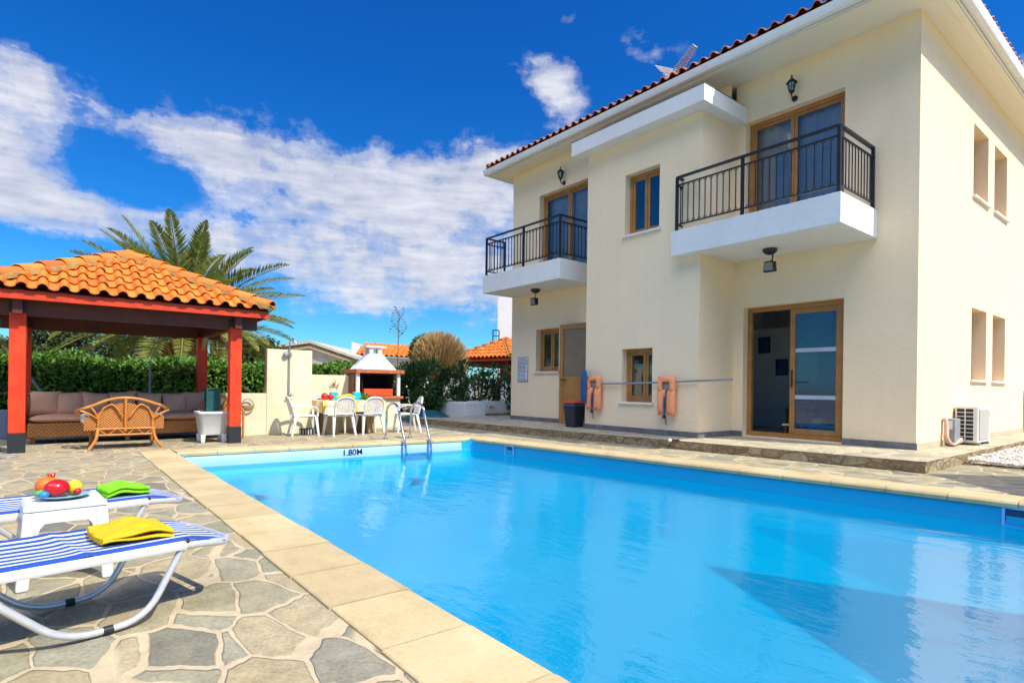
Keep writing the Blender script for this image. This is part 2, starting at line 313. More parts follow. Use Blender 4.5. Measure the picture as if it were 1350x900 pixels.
# ------------------------------------------------------------------ mesh builder
class MB:
    def __init__(s): s.v = []; s.f = []; s.m = []; s.s = []; s.k = 0; s.sm = False
    def add(s, vs, fs):
        o = len(s.v); s.v += [tuple(p) for p in vs]
        for f in fs: s.f.append(tuple(i+o for i in f)); s.m.append(s.k); s.s.append(s.sm)
    def quad(s, *p): s.add(p, [tuple(range(len(p)))])
    def box(s, x0, x1, y0, y1, z0, z1):
        v = [(x, y, z) for z in (z0, z1) for y in (y0, y1) for x in (x0, x1)]
        s.add(v, [(0, 2, 3, 1), (4, 5, 7, 6), (0, 1, 5, 4), (2, 6, 7, 3), (0, 4, 6, 2), (1, 3, 7, 5)]); return s
    def frustum(s, c, b, t, h):  # centre of base, base half sizes, top half sizes, height
        v = [(c[0]+sx*w[0], c[1]+sy*w[1], c[2]+z) for z, w in ((0, b), (h, t)) for sy in (-1, 1) for sx in (-1, 1)]
        s.add(v, [(0, 2, 3, 1), (4, 5, 7, 6), (0, 1, 5, 4), (2, 6, 7, 3), (0, 4, 6, 2), (1, 3, 7, 5)]); return s
    def beam(s, a, b, w, h, up=UP):   # rectangular bar from a to b
        a = Vector(a); b = Vector(b); d = (b-a).normalized()
        if abs(d.dot(up)) > .98: up = Vector((1, 0, 0))
        x = d.cross(up).normalized()*w/2; y = x.normalized().cross(d).normalized()*h/2
        v = [p+i*x+j*y for p in (a, b) for j in (-1, 1) for i in (-1, 1)]
        s.add(v, [(0, 1, 3, 2), (4, 6, 7, 5), (0, 4, 5, 1), (2, 3, 7, 6), (0, 2, 6, 4), (1, 5, 7, 3)]); return s
    def prism(s, poly, z0, z1):
        n = len(poly); v = [(x, y, z0) for x, y in poly]+[(x, y, z1) for x, y in poly]
        s.add(v, [tuple(range(n))[::-1], tuple(range(n, 2*n))]+[(i, (i+1) % n, (i+1) % n+n, i+n) for i in range(n)]); return s
    def tube(s, path, r, n=8, closed=False, cap=True):
        P = [Vector(p) for p in path]; k = len(P); rr = r if isinstance(r, (list, tuple)) else [r]*k
        T = []
        for i in range(k):
            a = P[i-1] if (i or closed) else P[i]; b = P[(i+1) % k] if (i < k-1 or closed) else P[i]
            T.append((b-a).normalized())
        u = T[0].orthogonal().normalized(); vs = []
        for i in range(k):
            u = (u - T[i]*u.dot(T[i])).normalized(); w = T[i].cross(u)
            for j in range(n):
                a = 2*math.pi*j/n; vs.append(P[i]+(u*math.cos(a)+w*math.sin(a))*rr[i])
        fs = [(i*n+j, i*n+(j+1) % n, ((i+1) % k)*n+(j+1) % n, ((i+1) % k)*n+j) for i in range(k if closed else k-1) for j in range(n)]
        sm = s.sm; s.sm = True; s.add(vs, fs); s.sm = sm
        if cap and not closed:
            s.add(vs[:n], [tuple(range(n))[::-1]]); s.add(vs[-n:], [tuple(range(n))])
        return s
    def lathe(s, prof, c=(0, 0, 0), n=20, axis='z'):
        vs = []
        for r, h in prof:
            for j in range(n):
                a = 2*math.pi*j/n; x, y = r*math.cos(a), r*math.sin(a)
                p = (x, y, h) if axis == 'z' else ((h, x, y) if axis == 'x' else (x, h, y))
                vs.append((c[0]+p[0], c[1]+p[1], c[2]+p[2]))
        fs = [(i*n+j, i*n+(j+1) % n, (i+1)*n+(j+1) % n, (i+1)*n+j) for i in range(len(prof)-1) for j in range(n)]
        sm = s.sm; s.sm = True; s.add(vs, fs); s.sm = sm
        if prof[0][0] > 1e-4: s.add(vs[:n], [tuple(range(n))[::-1]])
        if prof[-1][0] > 1e-4: s.add(vs[-n:], [tuple(range(n))])
        return s
    def ball(s, c, r, n=14, sq=(1, 1, 1), wob=0, seed=0):
        rnd = random.Random(seed); ph = [rnd.uniform(0, 6) for _ in range(4)]
        vs = []; k = n//2+2
        for i in range(k+1):
            t = math.pi*i/k
            for j in range(n):
                a = 2*math.pi*j/n; w = 1+wob*(math.sin(3*a+ph[0])*math.sin(2*t+ph[1])+.6*math.sin(5*a+ph[2]))
                vs.append((c[0]+r*w*sq[0]*math.sin(t)*math.cos(a), c[1]+r*w*sq[1]*math.sin(t)*math.sin(a), c[2]+r*w*sq[2]*math.cos(t)))
        sm = s.sm; s.sm = True
        s.add(vs, [(i*n+j, (i+1)*n+j, (i+1)*n+(j+1) % n, i*n+(j+1) % n) for i in range(k) for j in range(n)]); s.sm = sm
        return s
    def grid(s, fn, nu, nv, smooth=True):
        vs = [fn(i/nu, j/nv) for j in range(nv+1) for i in range(nu+1)]; w = nu+1
        sm = s.sm; s.sm = smooth
        s.add(vs, [(j*w+i, j*w+i+1, (j+1)*w+i+1, (j+1)*w+i) for j in range(nv) for i in range(nu)]); s.sm = sm; return s
    def pillow(s, c, ux, uy, uz, w, h, t, seed=0):   # soft cushion: centre, axes, full sizes
        c = Vector(c); ux = Vector(ux).normalized(); uy = Vector(uy).normalized(); uz = Vector(uz).normalized(); rnd = random.Random(seed); ph = rnd.uniform(0, 6)
        for sg in (1, -1):
            def fn(u, v, sg=sg):
                a = 2*u-1; b = 2*v-1
                th = ((1-abs(a)**3)*(1-abs(b)**3))**.5
                pin = 1-.07*(1-abs(a)**1.5)*abs(b)**6-.0
                pin2 = 1-.07*(1-abs(b)**1.5)*abs(a)**6
                return c+ux*(a*w/2*pin2)+uy*(b*h/2*pin)+uz*sg*(th*t/2*(1+.12*math.sin(4*a+ph)*math.cos(3*b+ph)))
            s.grid(fn, 10, 10)
        return s
    def build(s, name, mats, parent=None, world=True, bevel=0, mod=None):
        me = bpy.data.meshes.new(name)
        off = Vector((0, 0, 0))
        if world and parent is not None:
            p = parent
            while p is not None: off += p.location; p = p.parent
        vv = [(a-off.x, b-off.y, c-off.z) for a, b, c in s.v] if off.length else s.v
        me.from_pydata(vv, [], s.f)
        for mm in (mats if isinstance(mats, (list, tuple)) else [mats]): me.materials.append(mm)
        me.polygons.foreach_set('material_index', s.m); me.polygons.foreach_set('use_smooth', s.s)
        me.update()
        o = bpy.data.objects.new(name, me); COL.objects.link(o)
        if parent is not None: o.parent = parent
        if bevel:
            b = o.modifiers.new('bevel', 'BEVEL'); b.width = bevel; b.segments = 2; b.limit_method = 'ANGLE'; b.angle_limit = R(50)
        return o
def tag(o, label=None, cat=None, group=None, kind=None):
    if label: o['label'] = label
    if cat: o['category'] = cat
    if group: o['group'] = group
    if kind: o['kind'] = kind
    return o
def thing(name, label, cat, loc=(0, 0, 0), group=None, rz=0):
    o = bpy.data.objects.new(name, None); COL.objects.link(o); o.location = loc; o.rotation_euler = (0, 0, rz)
    o.empty_display_size = .2
    return tag(o, label, cat, group)
def copy_tree(o, parent=None):
    c = o.copy(); COL.objects.link(c)
    if parent is not None: c.parent = parent
    for ch in [x for x in o.children]: copy_tree(ch, c)
    return c
def relabel(o, label): o['label'] = label; return o
def structure(o, label=None, cat=None): return tag(o, label, cat, kind='structure')
def smoothpath(pts, n=6):
    P = [Vector(p) for p in pts]; out = []
    for i in range(len(P)-1):
        p0 = P[max(i-1, 0)]; p1 = P[i]; p2 = P[i+1]; p3 = P[min(i+2, len(P)-1)]
        for k in range(n):
            t = k/n
            out.append(.5*((2*p1)+(p2-p0)*t+(2*p0-5*p1+4*p2-p3)*t*t+(3*p1-p0-3*p2+p3)*t**3))
    out.append(P[-1]); return out
def rounded(pts, r=.08, n=5):   # polyline with filleted corners
    P = [Vector(p) for p in pts]; out = [P[0]]
    for i in range(1, len(P)-1):
        a = (P[i-1]-P[i]); b = (P[i+1]-P[i]); ra = min(r, a.length*.45); rb = min(r, b.length*.45)
        p, q = P[i]+a.normalized()*ra, P[i]+b.normalized()*rb
        for k in range(n+1):
            t = k/n; out.append(p*(1-t)**2+P[i]*2*t*(1-t)+q*t*t)
    out.append(P[-1]); return out
def leaf(mb, c, d, nrm, L, W):
    d = d.normalized(); w = d.cross(nrm)
    if w.length < 1e-3: w = d.orthogonal()
    w = w.normalized()*W/2; up = w.cross(d).normalized()*W*.15
    mb.add([c, c+d*L*.45+w+up, c+d*L, c+d*L*.45-w+up], [(0, 1, 2), (0, 2, 3)])
def rvec(rnd):
    while True:
        v = Vector((rnd.uniform(-1, 1), rnd.uniform(-1, 1), rnd.uniform(-1, 1)))
        if .05 < v.length < 1: return v.normalized()

exec_parts = []
ZP = .135

# ------------------------------------------------------------------ ground, deck, pool
PA, PB_, PC, PD = (-8.75, 1.28), (-8.6, 5.93), (2.6, 1.28), (2.6, 6.75)
def yr(x):    # pool's house-side edge
    t = (x+8.6)/(2.6+8.6); return 5.93+(6.75-5.93)*t
CW = .37      # coping width
WZ = -.2
def ring(mb, x0, x1, y0, y1, z, hx0, hx1, hy0f, hy1f):
    mb.quad((x0, y0, z), (x1, y0, z), (x1, hy0f(x1), z), (x0, hy0f(x0), z))
    mb.quad((x0, hy1f(x0), z), (x1, hy1f(x1), z), (x1, y1, z), (x0, y1, z))
    mb.quad((x0, hy0f(x0), z), (hx0, hy0f(hx0), z), (hx0, hy1f(hx0), z), (x0, hy1f(x0), z))
    mb.quad((hx1, hy0f(hx1), z), (x1, hy0f(x1), z), (x1, hy1f(x1), z), (hx1, hy1f(hx1), z))
g = MB()
gx = 900
for q in (((-gx, -gx), (gx, -gx), (gx, -7), (-gx, -7)), ((-gx, 9.3), (gx, 9.3), (gx, gx), (-gx, gx)), ((-gx, -7), (-13, -7), (-13, 9.3), (-gx, 9.3)), ((7, -7), (gx, -7), (gx, 9.3), (7, 9.3))):
    g.quad(*[(x, y, -.03) for x, y in q])
structure(g.build('ground', m_ground))
d = MB()
fy0 = lambda x: 1.28-CW+.02; fy1 = lambda x: yr(x)+CW-.02
d.quad((-13.2, -7.2, 0), (7.2, -7.2, 0), (7.2, fy0(0), 0), (-13.2, fy0(0), 0))
d.quad((-13.2, fy1(-13.2), 0), (7.2, fy1(7.2), 0), (7.2, 9.5, 0), (-13.2, 9.5, 0))
d.quad((-13.2, fy0(0), 0), (-8.7-CW+.02, fy0(0), 0), (-8.7-CW+.02, fy1(-8.7-CW), 0), (-13.2, fy1(-13.2), 0))
d.quad((2.95, fy0(0), 0), (7.2, fy0(0), 0), (7.2, fy1(7.2), 0), (2.95, fy1(2.95), 0))
structure(d.build('pool_deck', m_deck))
c = MB()   # coping: separate rounded slabs
def slab(p, q, r, s_, z0=-.055, z1=.014):   # inner edge p-q, outer edge r-s_ with a bull nose on the inner side
    p, q, r, s_ = [Vector((*a, 0)) for a in (p, q, r, s_)]
    n1 = (p-r).normalized(); prof = [(0, z1)]
    lo = [(-.04, z1), (-.015, z1-.008), (0, z1-.025), (0, z0+.012), (-.012, z0)]
    A = [r+UP*z0, r+UP*(z1-.004), r+(p-r).normalized()*.006+UP*z1]+[p+n1*a+UP*b for a, b in lo]
    n2 = (q-s_).normalized(); B = [s_+UP*z0, s_+UP*(z1-.004), s_+n2*.006+UP*z1]+[q+n2*a+UP*b for a, b in lo]
    k = len(A); c.sm = False
    c.add(A+B, [(i, i+1, k+i+1, k+i) for i in range(k-1)]+[tuple(range(k))[::-1], tuple(range(k, 2*k))])
ov = .025
xs = [-9.12, -8.75]; x = -8.75
rc = random.Random(3)
cuts = [-9.1]
while cuts[-1] < 2.9: cuts.append(cuts[-1]+rc.choice((.5, .47, .53, .49)))
cuts = [-9.1]+[-8.62+.4835*i for i in range(24)]
for a, b in zip(cuts[:-1], cuts[1:]):
    w1, w2 = rc.uniform(-.004, .004), rc.uniform(-.006, .006); slab((a+.005, 1.28+ov+w1), (b-.005, 1.28+ov+w1), (a+.005, 1.28-CW+w2), (b-.005, 1.28-CW+w2), -.055, .014+rc.uniform(-.003, .003))
ys = [1.28+ov+.003]
while ys[-1] < 5.4: ys.append(ys[-1]+.48)
ys[-1] = 5.93-ov-.003
for a, b in zip(ys[:-1], ys[1:]):
    xa = lambda y: -8.75+.15*(y-1.28)/4.65
    slab((xa(b)+ov, b-.003), (xa(a)+ov, a+.003), (xa(b)-CW, b-.003), (xa(a)-CW, a+.003))
x = -8.97
while x < 2.6:
    b = x+.49
    slab((b-.003, yr(b)-ov), (x+.003, yr(x)-ov), (b-.003, yr(b)+CW), (x+.003, yr(x)+CW)); x = b
slab((2.6-ov, 1.3), (2.6-ov, 6.7), (2.6+CW, 1.3), (2.6+CW, 6.7))
structure(c.build('pool_coping', m_cop))
# pool shell: liner walls with a rounded far-right corner and floor
pw = MB(); FZ = -.60
per = []
per.append((2.6, 1.28)); per.append((-8.6, 1.28))
for k in range(5):
    a = k/4*math.pi/2; per.append((-8.6-.13*math.sin(a), 1.41-.13*math.cos(a)))
for k in range(6):
    a = k/5*math.pi/2; per.append((-8.40-.19*math.cos(a), 5.74+.2*math.sin(a)))
per.append((2.6, yr(2.6)))
NP = len(per)
def inset(x, y, d_):
    return (x+d_ if x < -8 else (x-d_ if x > 2.4 else x), y+d_ if y < 2 else (y-d_ if y > 5 else y))
dense = []
for i in range(NP):
    (x0, y0), (x1, y1) = per[i], per[(i+1) % NP]; k = 1 if math.hypot(x1-x0, y1-y0) < .4 else 12
    dense += [(x0+(x1-x0)*t/k, y0+(y1-y0)*t/k) for t in range(k)]
rings = [[(x, y, z) for x, y in dense] for z in (-.02, -.16)]
CV = 8
for k in range(1, CV+1):
    a = math.pi/2*k/CV; rings.append([(*inset(x, y, .85*(1-math.cos(a))), -.16+(FZ+.16)*math.sin(a)) for x, y in dense])
pw.sm = True; nd = len(dense)
pw.add(sum(rings, []), [(r_*nd+q, r_*nd+(q+1) % nd, (r_+1)*nd+(q+1) % nd, (r_+1)*nd+q) for r_ in range(len(rings)-1) for q in range(nd)])
pw.add(rings[-1], [tuple(range(nd))[::-1]])
structure(pw.build('pool_basin', [m_liner, m_linerw]))
band = MB()   # far end strip of liner, sunlit paleness put into its colour
pr = [(0, -.055), (.018, -.075), (.022, -.16), (.03, -.19), (.03, -.30), (0, -.33)]
def bandpt(y, o): return (-8.75+.15*(y-1.28)/4.65+.012+o[0], y, o[1])
yy = [1.36+(5.72-1.36)*i/24 for i in range(25)]
band.sm = True
vs = [bandpt(y, o) for y in yy for o in pr]; k = len(pr)
band.add(vs, [(i*k+j, i*k+j+1, (i+1)*k+j+1, (i+1)*k+j) for i in range(24) for j in range(k-1)])
structure(band.build('sunlit_end_band', m_linerw))
w = MB(); w.add([(x, y, WZ) for x, y in per], [tuple(range(NP))])
structure(w.build('pool_water', m_water))

# terrace (raised step round the house)
def yt(x): return 7.3+.0775*(x+10.04)
t = MB()
outer = [(-12.9, yt(-12.9)), (-2.2, 7.885), (-2.2, 18.6), (-12.9, 18.6)]
t.k = 0; t.add([(x, y, ZP) for x, y in outer], [(0, 1, 2, 3)])
t.k = 1
N = 40
for (a, b, nn) in ((outer[0], outer[1], 60), (outer[1], outer[2], 60), (outer[3], outer[0], 40)):
    rr = random.Random(int(a[0]*10)); A = Vector((*a, 0)); B = Vector((*b, 0)); nrm = Vector(((b[1]-a[1]), -(b[0]-a[0]), 0)).normalized()
    top = []; mid = []; bot = []
    for i in range(nn+1):
        p = A.lerp(B, i/nn); top.append(p+UP*ZP+nrm*rr.uniform(-.004, .012)); mid.append(p+UP*.07+nrm*rr.uniform(-.012, .012)); bot.append(p-UP*.03+nrm*rr.uniform(-.01, .01))
    for i in range(nn):
        t.quad(bot[i], bot[i+1], mid[i+1], mid[i]); t.quad(mid[i], mid[i+1], top[i+1], top[i])
    t.k = 0
    for i in range(nn):
        pi, pj = A.lerp(B, i/nn)+UP*ZP, A.lerp(B, (i+1)/nn)+UP*ZP
        t.quad(pi-nrm*.02+UP*.001, top[i]+UP*.001, top[i+1]+UP*.001, pj-nrm*.02+UP*.001)
    t.k = 1
structure(t.build('terrace_platform', [m_terrace, m_riser]))
gb = MB(); gb.quad((-2.17, 9.5, .012), (5, 9.5, .012), (5, 22, .03), (-2.17, 22, .03))
structure(gb.build('gravel_ground', m_gravel))
pb = MB(); rnd = random.Random(5)
ico = [Vector(v) for v in ((0, 0, 1), (.894, 0, .447), (.276, .851, .447), (-.724, .526, .447), (-.724, -.526, .447), (.276, -.851, .447), (.724, .526, -.447), (-.276, .851, -.447), (-.894, 0, -.447), (-.276, -.851, -.447), (.724, -.526, -.447), (0, 0, -1))]
icf = [(0, 1, 2), (0, 2, 3), (0, 3, 4), (0, 4, 5), (0, 5, 1), (1, 6, 2), (2, 7, 3), (3, 8, 4), (4, 9, 5), (5, 10, 1), (6, 7, 2), (7, 8, 3), (8, 9, 4), (9, 10, 5), (10, 6, 1), (11, 7, 6), (11, 8, 7), (11, 9, 8), (11, 10, 9), (11, 6, 10)]
pb.sm = True
for i in range(3800):
    x = -2.15+abs(rnd.gauss(0, 1))*1.0; y = 9.35+rnd.random()**1.4*4.2+max(0, .0)
    if rnd.random() < .12: y = 9.3+rnd.random()*.3
    r = rnd.uniform(.012, .026); M3 = Matrix.Rotation(rnd.uniform(0, 6), 3, rvec(rnd)) @ Matrix.Diagonal((1, rnd.uniform(.6, .9), rnd.uniform(.5, .8)))
    cc = Vector((x, y, .018+rnd.uniform(0, .018)+max(0, .05-(x+2.15)*.05)))
    pb.add([cc+(M3 @ v)*r for v in ico], icf)
tag(pb.build('gravel', m_pebble), 'white pebble gravel beside the terrace and sunlit wall', 'gravel', kind='stuff')

# ------------------------------------------------------------------ villa
YR, YL, YB = 9.36, 9.05, 8.31
XC, XE, XB0, XB1 = -2.725, -11.36, -8.05, -5.48
ZE = 6.25; YBK = 18.2
villa = thing('villa', 'two-storey cream villa with orange tiled roof and black balcony railings beside the pool', 'house', (-7, 12, ZP))
def cells(mb, u0, u1, v0, v1, holes, P, depth):
    us = sorted({u0, u1, *[h[0] for h in holes], *[h[1] for h in holes]}); vs = sorted({v0, v1, *[h[2] for h in holes], *[h[3] for h in holes]})
    for i in range(len(us)-1):
        for j in range(len(vs)-1):
            a, b, c_, d_ = us[i], us[i+1], vs[j], vs[j+1]
            if any(h[0] <= a and b <= h[1] and h[2] <= c_ and d_ <= h[3] for h in holes): continue
            mb.quad(P(a, c_, 0), P(b, c_, 0), P(b, d_, 0), P(a, d_, 0))
    for a, b, c_, d_ in [h[:4] for h in holes]:
        for (p, q) in (((a, c_), (a, d_)), ((a, d_), (b, d_)), ((b, d_), (b, c_)), ((b, c_), (a, c_))):
            mb.quad(P(p[0], p[1], 0), P(q[0], q[1], 0), P(q[0], q[1], depth), P(p[0], p[1], depth))
wl = MB()
# openings (x0, x1, z0, z1)
SD = (-5.30, -3.68, ZP+.02, 2.36)             # sliding door
FR = (-5.30, -3.70, 3.60, 5.56)             # right french door
LF = (-10.36, -8.5, 3.60, 5.50)             # left french door
LW = (-10.42, -9.62, 1.31, 2.32)            # ground-floor window left
LD = (-9.58, -8.35, ZP+.01, 2.36)            # back door opening
BU = (-7.09, -6.31, 3.77, 4.90)
BL = (-7.12, -6.42, .69, 1.67)
cells(wl, XB1, XC, ZP, ZE, [SD, FR], lambda u, v, d_: (u, YR+d_, v), .2)
cells(wl, XE, XB0, ZP, ZE, [LF, LW, LD], lambda u, v, d_: (u, YL+d_, v), .2)
cells(wl, XB0, XB1, ZP, 5.85, [BU, BL], lambda u, v, d_: (u, YB+d_, v), .2)
cells(wl, YB, YR, ZP, 5.85, [], lambda u, v, d_: (XB1, u, v), 0)
cells(wl, YB, YL, ZP, 5.85, [], lambda u, v, d_: (XB0, u, v), 0)
cells(wl, XB0, XB1, 5.6, ZE, [], lambda u, v, d_: (u, 9.2+d_, v), 0)
SW = []
for y in (12.0, 13.35, 16.1): SW += [(y, y+.93, 4.24, 5.45), (y, y+.93, 1.16, 2.37)]
cells(wl, YR, YBK, ZP, ZE, SW, lambda u, v, d_: (XC-d_, u, v), .3)
cells(wl, YL, YBK, ZP, ZE, [], lambda u, v, d_: (XE, u, v), 0)
cells(wl, XE, XC, ZP, ZE, [], lambda u, v, d_: (u, YBK, v), 0)
wl.build('wall', m_wall, villa)
sk = MB()
e = .012
for (xa, xb, Y) in ((XE-e, LD[0]-.005, YL), (XB0-e, XB1+e, YB), (XB1+e+.004, SD[0], YR), (SD[1], XC+e, YR)):
    sk = MB(); sk.box(xa, xb, Y-e, Y-.002, ZP+.002, ZP+.095); sk.build('skirting', m_skirt, villa)
sk = MB(); sk.box(XB1+.002, XB1+e, YB+.003, YR-.003, ZP+.003, ZP+.095)
sk.build('skirting', m_skirt, villa)
sk2 = MB(); sk2.box(XC+.002, XC+e-.002, YR+.003, YBK, ZP+.002, ZP+.09); sk2.build('skirting', M('sunlit_skirting', (.55, .47, .32), .6), villa)  # same skirting as the front, with its sunlit paleness put into the colour
# floor slabs / inner shells so the rooms are dark boxes
sh = MB()
sh.quad((XE+.02, YL+.25, 2.95), (XB0-.02, YL+.25, 2.95), (XB0-.02, YBK-.02, 2.95), (XE+.02, YBK-.02, 2.95)); sh.quad((XB0-.02, YR+.25, 2.95), (XC-.32, YR+.25, 2.95), (XC-.32, YBK-.02, 2.95), (XB0-.02, YBK-.02, 2.95))
sh.quad((XB0+.02, YB+.25, 2.96), (XB1-.02, YB+.25, 2.96), (XB1-.02, YR-.02, 2.96), (XB0+.02, YR-.02, 2.96))
sh.build('storey_floor', m_interior, villa)

def frame_rect(mb, P, a, b, c_, d_, w, t):   # four bars; P(u,v,depth)
    def bar(u0, u1, v0, v1):
        q = [P(u, v, dd) for dd in (0, t) for v in (v0, v1) for u in (u0, u1)]
        mb.add(q, [(0, 2, 3, 1), (4, 5, 7, 6), (0, 1, 5, 4), (2, 6, 7, 3), (0, 4, 6, 2), (1, 3, 7, 5)])
    bar(a, a+w, c_, d_); bar(b-w, b, c_, d_); bar(a+w, b-w, d_-w, d_); bar(a+w, b-w, c_, c_+w)
def window(P, a, b, c_, d_, rec, name='window', panes=2, label=None, sill=True, curtain=False, glass=None, split=.5, fw=.065, sillmat=None):
    Q = lambda u, v, dd: P(u, v, rec-.06+dd)
    f = MB(); frame_rect(f, Q, a+.003, b-.003, c_+.003, d_-.003, fw, .055)
    fr_ = f.build(name, m_wood, villa, bevel=.006)
    mid = a+(b-a)*split
    edges = [a+fw+.002, mid, b-fw-.002] if panes == 2 else [a+fw+.002, b-fw-.002]
    sf = MB()
    for i in range(len(edges)-1):
        Qs = lambda u, v, dd, i=i: P(u, v, rec-.045+.012*(i % 2)+dd)
        frame_rect(sf, Qs, edges[i], edges[i+1], c_+fw+.002, d_-fw-.002, .055, .03)
        pn = MB(); z = .016
        pn.quad(Qs(edges[i]+.05, c_+fw+.05, z), Qs(edges[i+1]-.05, c_+fw+.05, z), Qs(edges[i+1]-.05, d_-fw-.05, z), Qs(edges[i]+.05, d_-fw-.05, z))
        pn.build('pane', glass or m_glass, fr_)
    sf.build('sash', m_wood, fr_, bevel=.004)
    if sill:
        s_ = MB(); q = [P(u, v, dd) for dd in (-.05, rec-.062) for v in (c_-.035, c_+.012) for u in (a-.03, b+.03)]
        q2 = [P(u, v, dd) for dd in (-.05, -.004) for v in (c_-.035, c_+.004) for u in (a-.045, b+.045)]
        s_.add(q2, [(0, 2, 3, 1), (4, 5, 7, 6), (0, 1, 5, 4), (2, 6, 7, 3), (0, 4, 6, 2), (1, 3, 7, 5)])
        s_.build('sill', m_white, fr_, bevel=.006)
    if curtain:
        cu = MB()
        def fn(u, v): return P(a+fw+u*(b-a-2*fw), c_+v*(d_-c_), rec+.10+.02*math.sin(u*46)+.01*math.sin(u*17+2))
        cu.grid(fn, 60, 2); cu.build('curtain', m_curtain, fr_)
    # dark room behind
    return fr_
PYR = lambda u, v, dd: (u, YR+dd, v); PYL = lambda u, v, dd: (u, YL+dd, v); PYB = lambda u, v, dd: (u, YB+dd, v)
PX = lambda u, v, dd: (XC-dd, u, v)
window(PYR, *FR, .2, 'french_door', sill=False, curtain=True, split=.475)
window(PYL, *LF, .2, 'french_door', sill=False, curtain=True, split=.48)
window(PYB, *BU, .2, split=.5, fw=.06, glass=m_glassblue)
window(PYB, *BL, .2, split=.62, fw=.06)
window(PYL, *LW, .2, split=.52)
for h in SW: window(PX, *h, .26, glass=m_glass)
# dark backing so nothing looks through the empty floors
bk = MB()
for (xa, xb, Y, za, zb) in ((BU[0]-.1, BU[1]+.1, YB+.5, BU[2]-.2, BU[3]+.2), (BL[0]-.1, BL[1]+.1, YB+.6, BL[2]-.2, BL[3]+.2), (LW[0]-.2, LW[1]+.2, YL+.8, 1, 2.6)):
    bk = MB(); bk.box(xa, xb, Y, Y+.03, za, zb); bk.build('room_partition', m_interior, villa)

# sliding door: fixed tinted glass right, open left half
sd = MB(); rec = .2
Q = lambda u, v, dd: (u, YR+rec-.06+dd, v)
frame_rect(sd, Q, SD[0]+.003, SD[1]-.003, SD[2], SD[3]-.003, .075, .07)
sdo = sd.build('sliding_door', m_wood, villa, bevel=.006)
mid = -4.56
lf = MB(); Q2 = lambda u, v, dd: (u, YR+rec-.05+dd, v)
frame_rect(lf, Q2, mid, SD[1]-.08, SD[2]+.078, SD[3]-.08, .085, .04)
leafp = lf.build('door_leaf', m_wood, sdo, bevel=.005)
pn = MB(); pn.quad((mid+.08, YR+rec-.03, SD[2]+.15), (SD[1]-.16, YR+rec-.03, SD[2]+.15), (SD[1]-.16, YR+rec-.03, SD[3]-.15), (mid+.08, YR+rec-.03, SD[3]-.15))
pn.build('pane', m_glassdoor, sdo)
l2 = MB(); Q3 = lambda u, v, dd: (u, YR+rec-.005+dd, v)
frame_rect(l2, Q3, mid+.03, SD[1]-.085, SD[2]+.08, SD[3]-.085, .085, .03); l2.build('open_leaf', m_wood, sdo, bevel=.005)
for z in (.935+53*7/560, .935-8*7/560):
    bars = MB(); bars.box(mid+.085, SD[1]-.165, YR+rec-.037, YR+rec-.032, z-.032, z+.032); bars.build('mirrored_rail', m_mirrored_rail, sdo)  # rails mirrored in the glass, modelled as pale strips on the pane
hn = MB(); hn.box(mid+.03, mid+.05, YR+rec-.075, YR+rec-.052, 1.0, 1.28); hn.build('handle', m_dark, sdo, bevel=.004)
# room behind it
rm = MB()
rm.quad((-6.9, YR+.22, ZP+.012), (-3.1, YR+.22, ZP+.012), (-3.1, 13.4, ZP+.012), (-6.9, 13.4, ZP+.012)); rm.k = 1
rm.quad((-6.9, 13.4, ZP), (-3.1, 13.4, ZP), (-3.1, 13.4, 2.9), (-6.9, 13.4, 2.9))
rm.quad((-6.9, YR+.02, ZP), (-6.9, 13.4, ZP), (-6.9, 13.4, 2.9), (-6.9, YR+.02, 2.9))
rm.build('room', [m_floor_in, m_interior], villa)
stw = MB()
stw.box(-6.6, -5.62, 11.9, 12.0, ZP+.02, 2.25); stw.box(-5.62, -5.18, 11.9, 12.0, ZP+.02, 1.7)
stw.build('stair_wall', m_white, villa)
cab = MB(); cab.box(-5.3, -3.6, 12.9, 13.35, 1.75, 2.7); cab.box(-5.0, -3.5, 12.7, 13.3, ZP+.02, 1.0); cab.build('kitchen_cabinet', m_brownwood, villa)

# balconies
m_slab = m_white
def balcony(x0, x1, yf, yb, z0, z1, back_right, back_left_post, wrap):
    s_ = MB(); s_.box(x0, x1, yf, yb, z0, z1)
    so = s_.build('balcony_slab', m_slab, villa, bevel=.008)
    ztop = z1+.90
    xa, xb = x0+.07, x1-.05; yy_ = yf+.06
    r = MB()
    def run(A, B, posts):
        A = Vector(A); B = Vector(B); L = (B-A).length; dd = (B-A).normalized()
        r.beam(A+UP*ztop, B+UP*ztop, .055, .03); r.beam(A+UP*(ztop-.13), B+UP*(ztop-.13), .025, .018); r.beam(A+UP*(z1+.11), B+UP*(z1+.11), .025, .018)
        for k in posts:
            p = A.lerp(B, k); r.beam(p+UP*(z1+.001), p+UP*(ztop-.001), .042, .042)
        n = max(2, int(round(L/.105)))
        for i in range(1, n):
            p = A.lerp(B, i/n)
            if any(abs(i/n-k)*L < .04 for k in posts): continue
            r.beam(p+UP*(z1+.115), p+UP*(ztop-.135), .013, .013)
        for i in range(n):     # little C-scrolls under the upper and over the lower rail
            for zc, sg in ((ztop-.165, 1), (z1+.145, -1)):
                p = A.lerp(B, (i+.5)/n)
                r.tube([p+dd*(.032*math.cos(t_))+UP*(zc+sg*.026*math.sin(t_)) for t_ in [math.pi*q/6 for q in range(-1, 8)]], .005, 4, cap=False)
    run((xa, yy_, 0), (xb, yy_, 0), (0, .46, 1) if wrap else (0, .54, 1))
    run((xb, yy_, 0), (xb, back_right, 0), (1,))
    run((xa, yy_, 0), (xa, back_left_post, 0), (1,))
    r.build('railing', m_black, so)
    return so
balcony(-5.90, -3.235, 8.09, YR-.002, 3.165, 3.575, YR-.06, 8.66, True)
